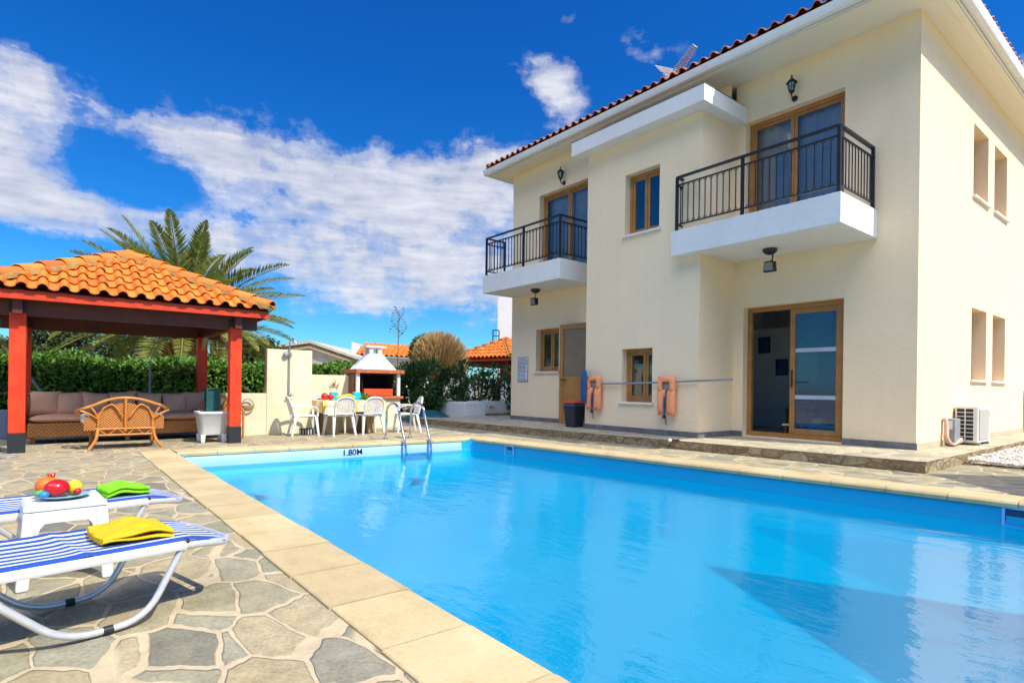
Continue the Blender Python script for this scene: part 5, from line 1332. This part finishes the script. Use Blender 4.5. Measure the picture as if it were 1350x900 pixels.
# straw hat on a low table seen through the glass door
ht = MB(); p = onY(1079, 556, 9.86); ht.lathe([(.2, 0), (.19, .012), (.1, .02), (.095, .08), (.06, .11), (0, .115)], (p.x, p.y, p.z-.05), 20)
tag(ht.build('straw_hat', M('straw', (.8, .68, .42), .8)), 'straw hat lying on a low table behind the glass door', 'hat')
tt = thing('coffee_table', 'low table with a pale top just inside the glass door', 'table', (p.x, p.y, ZP))
b = MB(); b.box(p.x-.5, p.x+.5, p.y-.22, p.y+.3, p.z-.075, p.z-.052); b.build('top', M('pale_top', (.7, .6, .35), .5), tt)
for sx in (-.45, .45):
    for sy in (-.17, .25):
        b = MB(); b.box(p.x+sx-.02, p.x+sx+.02, p.y+sy-.02, p.y+sy+.02, ZP+.014, p.z-.077); b.build('leg', m_brownwood, tt)
for (px_, py_, s_, lb) in ((1008, 455, .1, 'upper of two small dark pictures on the wall inside the sliding door'), (1031, 484, .1, 'lower of two small dark pictures on the wall inside the sliding door')):
    q = onY(px_, py_, 11.89); t_ = thing('picture', lb, 'picture', (q.x, 11.898, q.z), 'pictures on the wall inside')
    b = MB(); frame_rect(b, lambda u, v, dd: (u, -.012-dd, v), -.13, .13, -.17, .17, .02, .012); b.build('picture_frame', m_black, t_, world=False)
    b = MB(); b.quad((-.11, -.013, -.15), (.11, -.013, -.15), (.11, -.013, .15), (-.11, -.013, .15)); b.build('canvas', m_blueobj, t_, world=False)
wc = thing('wooden_chair', 'wooden chair inside the open sliding door', 'chair', (-5.05, 11.0, ZP))
b = MB(); b.box(-5.25, -4.85, 10.8, 11.2, ZP+.44, ZP+.48); b.build('seat', m_brownwood, wc)
for x in (-5.23, -4.87):
    b = MB(); b.box(x-.02, x+.02, 10.81, 10.85, ZP+.014, ZP+.438); b.build('leg', m_brownwood, wc)
    b = MB(); b.box(x-.02, x+.02, 11.15, 11.19, ZP+.014, ZP+.95); b.build('leg', m_brownwood, wc)
b = MB(); b.box(-5.21, -4.89, 11.155, 11.185, ZP+.6, ZP+.92); b.build('backrest', m_brownwood, wc)

# ------------------------------------------------------------------ planting
def leafbox(name, label, cat, x0, x1, y0, y1, z0, z1, n, L, W, mat, seed, lump=.12, core=True, faces=('x1', 'top', 'y0', 'y1'), corem=None):
    rr = random.Random(seed); b = MB()
    def off(a, c): return lump*(math.sin(a*3.1+seed)*.5+math.sin(a*7.3+c*4.1)*.3+math.sin(c*6.7+a*1.9)*.4)
    A = {'x1': (y1-y0)*(z1-z0), 'top': (y1-y0)*(x1-x0), 'y0': (x1-x0)*(z1-z0), 'y1': (x1-x0)*(z1-z0)}; tot = sum(A[f] for f in faces)
    for f in faces:
        for i in range(int(n*A[f]/tot)):
            dep = abs(rr.gauss(0, .09))
            if f == 'x1': y = rr.uniform(y0, y1); z = rr.uniform(z0, z1); c_ = Vector((x1+off(y, z)-dep, y, z)); nn = Vector((1, 0, .3))
            elif f == 'top': y = rr.uniform(y0, y1); x = rr.uniform(x0, x1); c_ = Vector((x, y, z1+off(y, x)*1.0-dep+abs(rr.gauss(0, .03)))); nn = Vector((.3, 0, 1))
            else:
                x = rr.uniform(x0, x1); z = rr.uniform(z0, z1); yy_ = y0 if f == 'y0' else y1; s_ = -1 if f == 'y0' else 1
                c_ = Vector((x, yy_+s_*(off(x, z)-dep), z)); nn = Vector((0, s_, .3))
            d_ = (rvec(rr)+nn*.55+Vector((0, 0, .15)))
            leaf(b, c_, d_, (nn+rvec(rr)*.7).normalized(), L*rr.uniform(.7, 1.3), W*rr.uniform(.7, 1.2))
    if core:
        b.k = 1; g_ = .13; b.box(x0+g_, x1-g_, y0+g_, y1-g_, 0, z1-g_)
    return tag(b.build(name, [mat, corem or m_hedgecore]), label, cat)
leafbox('hedge', 'long clipped green hedge behind the gazebo and the shower wall', 'hedge', -14.7, -13.5, -6.5, 3.75, .05, 1.34, 26000, .1, .06, m_hedge, 1)
leafbox('hedge', 'short green hedge showing above the sink wall beside the barbecue', 'hedge', -15.0, -14.0, 4.3, 7.2, .05, 1.38, 9000, .11, .065, m_hedge, 2)
def shrub(label, cx, cy, r, h, n, seed, mat=m_shrub, stems=5, L=.12, W=.05, gap=0.0, cat='shrub', name='shrub', low=.15):
    rr = random.Random(seed); t_ = thing(name, label, cat, (cx, cy, 0), 'dark shrubs behind the white planter wall')
    s_ = MB(); tips = []
    for k in range(stems):
        a = rr.uniform(0, 6.28); rad = rr.uniform(.2, .8)*r; tip = Vector((rad*math.cos(a), rad*math.sin(a), h*rr.uniform(.75, 1)))
        s_.tube(smoothpath([(rad*.2*math.cos(a), rad*.2*math.sin(a), 0), tip*.5+Vector((0, 0, .05)), tip], 3), [.03, .028, .025, .022, .018, .014, .008], 6); tips.append(tip)
    s_.build('stems', m_brownwood, t_, world=False)
    b = MB()
    cl_ = []
    for k in range(26):
        a = rr.uniform(0, 6.28); z = h*(low+(1-low)*rr.random()); rad = r*math.sqrt(rr.random())*(1-.35*max(0, (z/h-.6)/.4))
        cl_.append((Vector((rad*math.cos(a), rad*math.sin(a), z)), rr.uniform(.16, .34)*r*1.1))
    for i in range(n):
        c0_, rc_ = rr.choice(cl_); v = rvec(rr); c_ = c0_+v*rc_*rr.random()**.4
        if c_.z < .05 or c_.z > h*1.06: continue
        leaf(b, c_, v+rvec(rr)*.6+UP*.3, rvec(rr), L*rr.uniform(.6, 1.2), W*rr.uniform(.7, 1.2))
    b.build('foliage', mat, t_, world=False)
    return t_
def fwd(px_, dep): return FW*dep+RT*((px_-675)/F*dep)
for (px_, dep, r, h, n, lb, st_) in ((548, 16.5, .72, 1.5, 5000, 'dense dark shrub right beside the barbecue hood', 5), (575, 16.8, .68, 1.6, 3000, 'dense dark shrub behind the teal cover', 5), (604, 17.0, .5, 1.62, 1500, 'dark shrub in front of the dry palm trunk', 5),
                                 (632, 17.2, .45, 1.55, 1100, 'thin dark shrub below the distant orange gazebo roof', 6), (657, 17.4, .45, 1.6, 1300, 'dark shrub nearest the villa corner', 6), (680, 17.6, .45, 1.55, 1000, 'dark shrub half hidden by the villa corner', 5)):
    p = fwd(px_, dep); shrub(lb, p.x, p.y, r, h, n, int(px_), stems=st_)
# palm
def palm():
    base = fwd(243, 16.5); zc = 2.62
    t_ = thing('palm_tree', 'date palm rising behind the gazebo with orange-brown trunk stubs', 'palm tree', (base.x, base.y, 0))
    rr = random.Random(21)
    tr = MB()
    tr.lathe([(.42, 0), (.36, .6), (.33, 1.4), (.38, 2.0), (.42, 2.5), (.25, 2.8), (.05, 2.95)], (0, 0, 0), 16)
    for k in range(130):   # old leaf boots
        z = .8+1.7*k/130; a = k*2.4; r = .36+.05*math.sin(z*2); dv = Vector((math.cos(a), math.sin(a), 0))
        L = rr.uniform(.16, .34)*(1+.5*(z > 1.9)); tr.beam(dv*r*.9+UP*z, dv*(r+L*.55)+UP*(z+L), .09, .04)
    tr.build('trunk', m_bark, t_, world=False)
    # cut stems of neighbouring shoots
    sh_ = MB()
    for (px_, x2, z1) in ((262, 250, 2.0), (291, 291, 2.35), (303, 303, 2.35), (285, 280, 2.2)):
        a = fwd(px_, 15.8)-base; b_ = fwd(x2, 15.8)-base; sh_.tube([(a.x, a.y, .3), (b_.x, b_.y, z1)], [.11, .085], 8)
    sh_.build('cut_shoot', m_bark, t_, world=False)
    fr_m, st_m = MB(), MB()
    nF = 78
    for k in range(nF):
        az = k*2.39996+rr.uniform(-.25, .25); t0 = (k+.5)/nF; el = R(82-100*t0**.85+rr.uniform(-6, 6)); Ln = rr.uniform(2.5, 3.4)
        hd_ = Vector((math.cos(az), math.sin(az), 0)); P_ = []; p = Vector((0, 0, zc))+hd_*.15; e_ = el; n = 16
        droop = R(rr.uniform(30, 62))*(.5+.5*math.cos(el))
        for i in range(n+1):
            P_.append(p.copy()); p = p+(hd_*math.cos(e_)+UP*math.sin(e_))*(Ln/n); e_ -= droop/n*(.5+1.0*i/n)
        st_m.tube(P_, [.03*(1-.85*i/n)+.003 for i in range(n+1)], 5, cap=False)
        side = hd_.cross(UP).normalized(); tw = rr.uniform(-.5, .5)
        for i in range(1, 4*n):
            f = i/(4*n); q = f*n; j = min(int(q), n-1); c_ = P_[j].lerp(P_[j+1], q-j); td = (P_[j+1]-P_[j]).normalized(); nn = side.cross(td).normalized()
            if f < .1: continue
            LL = (.42*math.sin(math.pi*min(1, f*.9+.12))**.7+.05)*rr.uniform(.85, 1.1)
            for s_ in (1, -1):
                d_ = (td*.75+side*s_*.75+nn*(.35+tw*s_*.4)).normalized()+rvec(rr)*.08
                leaf(fr_m, c_, d_, nn, LL*1.12, .056)
    st_m.build('frond_stem', m_frondstem, t_, world=False); fr_m.build('fronds', m_frond, t_, world=False)
    dr = MB()
    for k in range(260):
        a = rr.uniform(0, 6.28); c_ = Vector((math.cos(a)*.35, math.sin(a)*.35, rr.uniform(2.0, 2.9))); leaf(dr, c_, Vector((math.cos(a), math.sin(a), rr.uniform(-.6, .8))), rvec(rr), rr.uniform(.3, .7), .03)
    dr.build('dead_leaves', m_dry, t_, world=False)
palm()
def conifer(label, px_, dep, h, r, seed, n=5200):
    p = fwd(px_, dep); t_ = thing('conifer_tree', label, 'conifer tree', (p.x, p.y, 0), 'dark trees beyond the hedge'); rr = random.Random(seed)
    tr = MB(); tr.tube([(0, 0, 0), (.03, .02, h*.5), (0, 0, h*.95)], [.16, .11, .02], 8)
    b = MB()
    for k in range(34):
        z = h*(.22+.74*k/34); a = k*2.4; L = r*(1-.55*(z/h)**2)*rr.uniform(.7, 1.1); dv = Vector((math.cos(a), math.sin(a), 0)); tip = dv*L+UP*(z+.18*L)
        tr.tube([(0, 0, z-.1), tip], [.035, .008], 5, cap=False)
        for i in range(n//34):
            f = rr.random()**.6; c_ = Vector((0, 0, z)).lerp(tip, f)+rvec(rr)*.3*r*(.35+.4*f)*rr.random()**.5
            leaf(b, c_, dv*.6+rvec(rr)+UP*.25, rvec(rr), rr.uniform(.1, .2), .07)
    tr.build('trunk', m_brownwood, t_, world=False); b.build('crown', m_conifer, t_, world=False)
conifer('broad dark conifer beyond the hedge, left of the palm under the gazebo roof', 75, 19, 3.0, 1.7, 31, 9000)
conifer('conifer standing between the broad dark one and the palm', 165, 21, 2.75, 1.5, 32, 6000)
conifer('dark conifer beyond the hedge at the left edge of the photo', 5, 21, 2.5, 1.2, 33, 5000)
conifer('low dark tree right behind the palm trunk', 335, 21, 2.6, 1.3, 34, 6000)
conifer('low bushy tree behind the palm, left of its trunk', 225, 23, 2.6, 1.4, 35, 6000)
def drypalm():
    p = fwd(578, 21.5); zc = 2.05; t_ = thing('dry_palm', 'round thatch-like dry palm of straw-coloured dead fronds', 'dry palm', (p.x, p.y, 0)); rr = random.Random(41)
    tr = MB(); tr.lathe([(.4, 0), (.36, 1.0), (.45, 1.6)], (0, 0, 0), 12); tr.build('trunk', m_bark, t_, world=False)
    b = MB(); g_ = MB()
    for k in range(2600):
        v = rvec(rr)
        if v.z < -.55: v.z = -v.z*.4; v.normalize()
        s_ = Vector((v.x*.35, v.y*.35, zc-.75+.4*v.z)); e_ = Vector((v.x*1.02, v.y*1.02, zc+v.z*.95))*1; e_ = e_+rvec(rr)*.07
        if rr.random() < .5: b.tube([s_.lerp(e_, .45), e_], [.02, .009], 3, cap=False)
        else: leaf(b, s_.lerp(e_, .6), (e_-s_)+rvec(rr)*.25, rvec(rr), .55, .04)
    for k in range(260):
        v = rvec(rr); v.z = abs(v.z)*.9; v.x -= 1.1; v.y -= .5; v.normalize(); leaf(g_, Vector((v.x*1.0, v.y*1.0, zc+v.z*.95)), v+rvec(rr)*.6, rvec(rr), .2, .07)
    b.build('dead_fronds', m_dry, t_, world=False); g_.build('green_fronds', m_shrub, t_, world=False)
drypalm()
p = fwd(524, 25); ag = MB(); rr = random.Random(2)
ag.tube([(p.x, p.y, 0), (p.x, p.y, 2.2), (p.x+.03, p.y, 3.3), (p.x+.0, p.y+.05, 4.2)], [.03, .022, .014, .006], 5)
for k in range(34):
    z = 3.0+1.2*k/34; a = k*2.2; L = .4*(1-.5*(z-3)/1.2); e_ = Vector((p.x+L*math.cos(a), p.y+L*math.sin(a), z+.2)); ag.tube([(p.x, p.y, z), e_], [.007, .004], 4, cap=False); ag.ball(e_, .026+.02*rr.random(), 6, (1, 1, .6))
tag(ag.build('flower_stalk', m_twig), 'thin dry flower stalk standing against the sky above the tiled white house', 'plant stalk')

# ------------------------------------------------------------------ buildings and walls beyond
pl_ = thing('planter_wall', 'low white planter wall with a square end block beside the terrace', 'planter wall', (-13, 8.7, 0))
b = MB(); b.box(-14.9, -12.93, 8.7, 9.4, 0, .5); b.build('end_block', m_white, pl_, bevel=.01)
b = MB(); b.box(-13.9, -13.6, 9.42, 14.2, .16, .52); b.k = 1; b.box(-13.89, -13.585, 9.42, 14.2, 0, .158); b.build('back_run', [m_white, m_riser], pl_, bevel=.01)
b = MB(); b.box(-12.95, -12.9, 9.43, 12, 0, .02)
bw = MB()
A, B = fwd(585, 21.0), fwd(705, 19.5); nn_ = Vector((B.y-A.y, -(B.x-A.x), 0)).normalized()
v = [A, B, B-nn_*.2, A-nn_*.2]; bw.add([(q.x, q.y, 0) for q in v]+[(q.x, q.y, 1.25) for q in v], [(0, 1, 5, 4), (1, 2, 6, 5), (2, 3, 7, 6), (3, 0, 4, 7), (4, 5, 6, 7)])
tag(bw.build('garden_wall', m_white), 'sunlit white boundary wall behind the dark shrubs', 'wall')
tc = MB(); q = onz(574, 556)
def cov(u, v):
    a = 2*math.pi*u; r = (1-v); rx, ry = .72, .5
    h = .27*(1-r**3)+.03*math.sin(a*3+v*5)*(1-r)
    return (q.x-.2+rx*math.cos(a)*r*(1+.08*math.sin(3*a)), q.y-.05+ry*math.sin(a)*r*1.25, .006+h)
tc.grid(cov, 36, 8)
tag(tc.build('teal_cover', m_teal), 'crumpled teal cover heaped on the paving by the pool ladder', 'cover')
mp_ = MB(); q2 = onz(563, 556); mp_.ball((q2.x-.45, q2.y-.1, .33), .1, 10, (1, 1.4, .8), .1, 2)
tag(mp_.build('dark_bag', m_grey), 'small dark bag lying on top of the teal cover', 'bag')

def building(name, label, cat, px0, px1, dep, zt, rz_extra=0, depth=6):
    A, B = fwd(px0, dep), fwd(px1, dep); d_ = (B-A).normalized(); n_ = Vector((-d_.y, d_.x, 0))
    if n_.dot(FW) < 0: n_ = -n_
    return A, B, d_, n_
wh = thing('white_house', 'low white house with a sloping orange tiled roof beyond the barbecue', 'house', fwd(515, 35))
A, B, d_, n_ = building('', '', '', 463, 568, 35, 3)
def ext_box(mb, A, B, n_, dep, z0, z1A, z1B):
    q = [A, B, B+n_*dep, A+n_*dep]; z1 = [z1A, z1B, z1B, z1A]
    mb.add([(p.x, p.y, z0) for p in q]+[(p.x, p.y, z) for p, z in zip(q, z1)], [(0, 1, 5, 4), (1, 2, 6, 5), (2, 3, 7, 6), (3, 0, 4, 7), (4, 5, 6, 7)])
b = MB(); ext_box(b, A+n_*.3, B+n_*.3, n_, 5, 0, 2.75, 2.55); ext_box(b, A, A+d_*.28, n_, 5.2, 0, 3.55, 3.5); b.build('wall', m_white, wh)
b = MB(); R0, R1 = A+d_*.28-n_*.1, B+d_*.3-n_*.1; rr_ = MB()
Vv = (n_*1.9+UP*.75).normalized(); Uu = (d_*(R1-R0).length+UP*(-.22)).normalized()
b.add([R0+UP*2.78, R1+UP*2.56, R1+n_*2.2+UP*3.3, R0+n_*2.2+UP*3.55], [(0, 1, 2, 3)]); ro = b.build('roof', m_tile, wh)
tile_face(rr_, R0+UP*2.8, Uu, Vv, Uu.cross(Vv), lambda v: (0, (R1-R0).length), 2.3, .3, .4, amp=.07, lift=.04, seed=5); rr_.build('roof_tiles', m_tile, ro)
gh = thing('grey_roofed_building', 'low building with a pale shallow gabled roof behind the shower wall', 'building', fwd(405, 31))
A, B, d_, n_ = building('', '', '', 345, 463, 31, 3)
b = MB(); Lh = (B-A).length; pk_ = A+d_*Lh*.55
b.add([A, B, B+UP*2.35, pk_+UP*3.1, A+UP*2.75, A+n_*7, B+n_*7, B+n_*7+UP*2.35, pk_+n_*7+UP*3.1, A+n_*7+UP*2.75], [(0, 1, 2, 3, 4), (1, 6, 7, 2), (6, 5, 9, 8, 7), (5, 0, 4, 9)]); b.build('wall', m_greyroof, gh)
b = MB()
for (P0, z0_, P1, z1_) in ((A-d_*.3, 2.72, pk_, 3.15), (pk_, 3.15, B+d_*.3, 2.33)):
    q = [P0-n_*.3+UP*z0_, P1-n_*.3+UP*z1_, P1+n_*7.3+UP*z1_, P0+n_*7.3+UP*z0_]; b.add(q+[p+UP*.14 for p in q], [(0, 3, 2, 1), (4, 5, 6, 7), (0, 1, 5, 4), (1, 2, 6, 5), (2, 3, 7, 6), (3, 0, 4, 7)])
b.build('roof', m_greyroof, gh)
b = MB(); b.beam(A+d_*.6-n_*.33+UP*2.58, pk_-n_*.33+UP*2.93, .05, .09); b.beam(pk_-n_*.33+UP*2.93, B-n_*.33+UP*2.22, .05, .09); b.build('eave_shadow_board', m_beige, gh)
nb = thing('neighbour_house', 'tall pale neighbouring house showing past the villa corner', 'house', fwd(690, 26))
A, B, d_, n_ = building('', '', '', 655, 730, 26, 4.8)
b = MB(); ext_box(b, A, B, n_, 8, 0, 5.0, 5.0); b.build('wall', m_white, nb)
b = MB(); A2, B2 = fwd(649, 25.5), fwd(657, 25.5)
for p_ in (A2, B2): b.tube([p_+UP*2.9, p_+UP*3.45], .025, 6)
b.tube([A2+UP*3.45, B2+UP*3.45], .025, 6); b.tube([A2+UP*3.2, B2+UP*3.2], .02, 6); b.build('railing', m_black, nb)
b = MB(); b.add([A2+UP*2.75, A+d_*.1+UP*2.75, A+d_*.1+UP*2.9, A2+UP*2.9, A2+n_*2+UP*2.75, A+d_*.1+n_*2+UP*2.75, A+d_*.1+n_*2+UP*2.9, A2+n_*2+UP*2.9], [(0, 1, 2, 3), (4, 7, 6, 5), (3, 2, 6, 7), (0, 4, 5, 1), (0, 3, 7, 4)]); b.build('balcony', m_white, nb)

# parasols added out of view to cast the shadows on paving and pool
KX, KY = .75, .24
def parasol(label, tip, z, half, n_):
    t_ = thing('shadow_canopy', label, 'parasol', (0, 0, 0), 'unseen shadow casters right of the pool')
    c0_ = Vector((tip[0]+KX*z+half*1.414, tip[1]+KY*z, z)); t_.location = (c0_.x, c0_.y, 0)
    b = MB(); pts = [Vector((math.cos(k*math.pi/2)*half*1.414, math.sin(k*math.pi/2)*half*1.414, z)) for k in range(4)]; top = Vector((0, 0, z+.45))
    for k in range(4): b.add([pts[k], pts[(k+1) % 4], top], [(0, 1, 2)]); b.add([pts[k], pts[(k+1) % 4], pts[(k+1) % 4]-UP*.14, pts[k]-UP*.14], [(0, 1, 2, 3)])
    b.build('canopy', m_canvas, t_, world=False)
    b = MB(); b.lathe([(.03, 0), (.03, z+.4)], (0, 0, 0), 10); b.build('pole', m_alu, t_, world=False)
    b = MB(); b.lathe([(.3, .004), (.3, .06), (.06, .1)], (0, 0, 0), 18); b.build('base', m_dark, t_, world=False)
    b = MB()
    for k in range(4): b.beam(pts[k]*.98-UP*.02, top-UP*.05, .02, .03)
    b.build('rib', m_alu, t_, world=False)
parasol('unseen square canopy added right of the house corner to shade the paving', (-2.2, 7.9), 2.5, 1.35, 0)
cp2 = thing('shadow_kite', 'unseen kite-shaped canopy added right of the pool to shade the water', 'parasol', (3.3, 6.2, 0))
zz = 3.0; tip = Vector((-2.43+KX*zz, 4.63+KY*zz, zz)); an = lambda a, L: tip+Vector((math.cos(R(a))*L, math.sin(R(a))*L, 0))
pts = [tip, an(-31, 2.5), an(-5, 3.5), an(22, 2.6)]; ctr = sum(pts, Vector())/4+UP*.35
b = MB()
for k in range(4): b.add([pts[k], pts[(k+1) % 4], ctr], [(0, 1, 2)])
b.build('canopy', m_net, cp2)
b = MB(); b.tube([(3.3, 6.2, 0), (3.3, 6.2, 3.6), tuple(ctr+UP*.12), tuple(ctr-UP*.02)], .04, 8); b.build('pole', m_alu, cp2)
b = MB(); b.box(2.99, 3.7, 5.85, 6.55, .02, .08); b.build('base', m_dark, cp2)

# ------------------------------------------------------------------ sun and sky
S = Vector((KX, KY, 1)).normalized()
sl_ = bpy.data.lights.new('sun', 'SUN'); sl_.energy = 3.9; sl_.angle = R(.53); sl_.color = (1, .93, .80)
slo = bpy.data.objects.new('sun', sl_); COL.objects.link(slo); slo.rotation_euler = S.to_track_quat('Z', 'Y').to_euler(); slo.location = (5, 5, 20)
W = bpy.data.worlds.new('World'); scene.world = W; W.use_nodes = True
n = W.node_tree.nodes; l = W.node_tree.links; bg = n['Background']; bg.inputs[1].default_value = .10
sky = n.new('ShaderNodeTexSky'); sky.sky_type = 'NISHITA'; sky.sun_disc = False; sky.sun_elevation = math.asin(S.z); sky.sun_rotation = math.atan2(S.x, S.y)
sky.air_density = 1.0; sky.dust_density = .3; sky.ozone_density = 3.0
hsv = n.new('ShaderNodeHueSaturation'); l.new(sky.outputs[0], hsv.inputs['Color']); hsv.inputs['Saturation'].default_value = 1.25; hsv.inputs['Value'].default_value = 1.0
tn = n.new('ShaderNodeMix'); tn.data_type = 'RGBA'; tn.blend_type = 'MULTIPLY'; tn.inputs[0].default_value = 1; l.new(hsv.outputs[0], tn.inputs[6]); tr_ = ramp(n, [(0, (.42, .86, 1.05)), (.22, (.16, .7, 1.12)), (.5, (.1, .64, 1.15))])
tc_ = n.new('ShaderNodeTexCoord'); D = tc_.outputs['Generated']
def dot(vec):
    k = n.new('ShaderNodeVectorMath'); k.operation = 'DOT_PRODUCT'; l.new(D, k.inputs[0]); k.inputs[1].default_value = vec; return k.outputs['Value']
mt = lambda op, a, b=None, c=None: math_(n, l, op, a, b, c)
az = mt('ARCTAN2', dot(RT), dot(FW)); el = mt('ARCSINE', dot(UP)); l.new(el, tr_.inputs[0]); l.new(tr_.outputs[0], tn.inputs[7])
blobs = [(25, 195, 72, 80, .1, .95), (35, 92, 42, 26, 0, .85), (80, 272, 130, 36, .05, .9), (165, 235, 42, 30, .3, -.2), (285, 200, 150, 26, .14, .9), (420, 228, 165, 48, .12, .92), (560, 250, 130, 42, 0, .8), (500, 330, 250, 55, .05, .66), (635, 225, 70, 36, 0, .75),
         (300, 322, 140, 36, 0, .6), (560, 385, 190, 45, 0, .58), (735, 132, 38, 46, -.5, .66), (720, 100, 40, 20, 0, .6), (845, 68, 55, 25, .2, .5), (745, 18, 25, 18, 0, .4), (1345, 100, 35, 30, 0, .7), (250, 268, 75, 17, .18, -.34), (370, 247, 42, 10, .1, -.45), (50, 342, 120, 22, 0, -.7), (500, 460, 380, 20, 0, -.3), (455, 190, 22, 20, 0, -.3),
         (900, 330, 300, 100, 0, .8), (-200, 220, 160, 120, 0, .7), (1200, 250, 160, 60, 0, .5)]
cov_ = None
for (x, y, rx, ry, rot, wt) in blobs:
    dd = ray(x, y).normalized(); a0 = math.atan2(dd.dot(RT), dd.dot(FW)); e0 = math.asin(dd.z)
    ca = math.cos(a0); rx_ = rx/F*ca*ca; ry_ = ry/F*ca
    da = mt('SUBTRACT', az, a0); de = mt('SUBTRACT', el, e0)
    c_, s_ = math.cos(rot), math.sin(rot)
    u = mt('MULTIPLY', mt('ADD', mt('MULTIPLY', da, c_), mt('MULTIPLY', de, -s_)), 1/rx_); v = mt('MULTIPLY', mt('ADD', mt('MULTIPLY', da, s_), mt('MULTIPLY', de, c_)), 1/ry_)
    g_ = mt('MULTIPLY', mt('EXPONENT', mt('MULTIPLY', mt('ADD', mt('MULTIPLY', u, u), mt('MULTIPLY', v, v)), -1.0)), wt)
    cov_ = g_ if cov_ is None else mt('ADD', cov_, g_)
back = mt('MULTIPLY', mt('MINIMUM', mt('MAXIMUM', mt('MULTIPLY', mt('SUBTRACT', mt('MULTIPLY', dot(FW), -1), .05), 3), 0), 1), mt('MINIMUM', mt('MAXIMUM', mt('MULTIPLY', mt('SUBTRACT', el, .5), 4), 0), 1))  # bright cloud added behind the camera to fill the shaded house front
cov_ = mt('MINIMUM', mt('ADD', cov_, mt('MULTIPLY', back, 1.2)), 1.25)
cmb = n.new('ShaderNodeCombineXYZ'); l.new(mt('MULTIPLY', az, 1.0), cmb.inputs[0]); l.new(mt('MULTIPLY', el, 1.35), cmb.inputs[1])
n1 = noise(n, l, cmb.outputs[0], 9, 9, .62); n2 = noise(n, l, cmb.outputs[0], 24, 6, .6)
cmb2 = n.new('ShaderNodeCombineXYZ'); l.new(mt('ADD', az, mt('MULTIPLY', el, .6)), cmb2.inputs[0]); l.new(mt('MULTIPLY', el, 5.5), cmb2.inputs[1]); n3 = noise(n, l, cmb2.outputs[0], 13, 5, .6)
dens = mt('ADD', mt('MULTIPLY', mt('SUBTRACT', n1, .5), 3.2), mt('ADD', mt('MULTIPLY', mt('SUBTRACT', n2, .5), .95), mt('MULTIPLY', mt('SUBTRACT', n3, .5), .4)))
dens = mt('ADD', mt('MULTIPLY', cov_, 1.25), mt('ADD', dens, -.42))
sr = ramp(n, [(0.0, (0, 0, 0)), (.22, (.16, .16, .16)), (.5, (.62, .62, .62)), (1, (1, 1, 1))]); l.new(dens, sr.inputs[0]); sr.color_ramp.interpolation = 'EASE'
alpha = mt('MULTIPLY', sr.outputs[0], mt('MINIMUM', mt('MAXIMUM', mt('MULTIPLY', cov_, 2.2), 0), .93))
cc = ramp(n, [(.3, (2.7, 3.1, 4.2)), (.70, (6.6, 6.6, 7.0))]); l.new(mt('ADD', mt('MULTIPLY', n1, .55), mt('MULTIPLY', n3, .45)), cc.inputs[0])
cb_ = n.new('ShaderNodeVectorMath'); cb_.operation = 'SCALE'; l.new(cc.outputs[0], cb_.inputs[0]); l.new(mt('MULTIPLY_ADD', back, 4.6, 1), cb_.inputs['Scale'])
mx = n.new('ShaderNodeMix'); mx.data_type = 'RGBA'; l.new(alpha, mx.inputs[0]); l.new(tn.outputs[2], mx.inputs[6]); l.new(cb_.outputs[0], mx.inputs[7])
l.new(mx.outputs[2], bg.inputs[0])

# ------------------------------------------------------------------ render settings
vs_ = scene.view_settings; vs_.view_transform = 'Standard'; vs_.look = 'None'; vs_.exposure = .54; vs_.gamma = 1
cy = scene.cycles; cy.use_denoising = True; cy.max_bounces = 8; cy.diffuse_bounces = 4; cy.glossy_bounces = 4; cy.transparent_max_bounces = 16; cy.transmission_bounces = 4
cy.caustics_reflective = False; cy.caustics_refractive = False; cy.sample_clamp_indirect = 8
scene.render.resolution_x = 1024; scene.render.resolution_y = 682
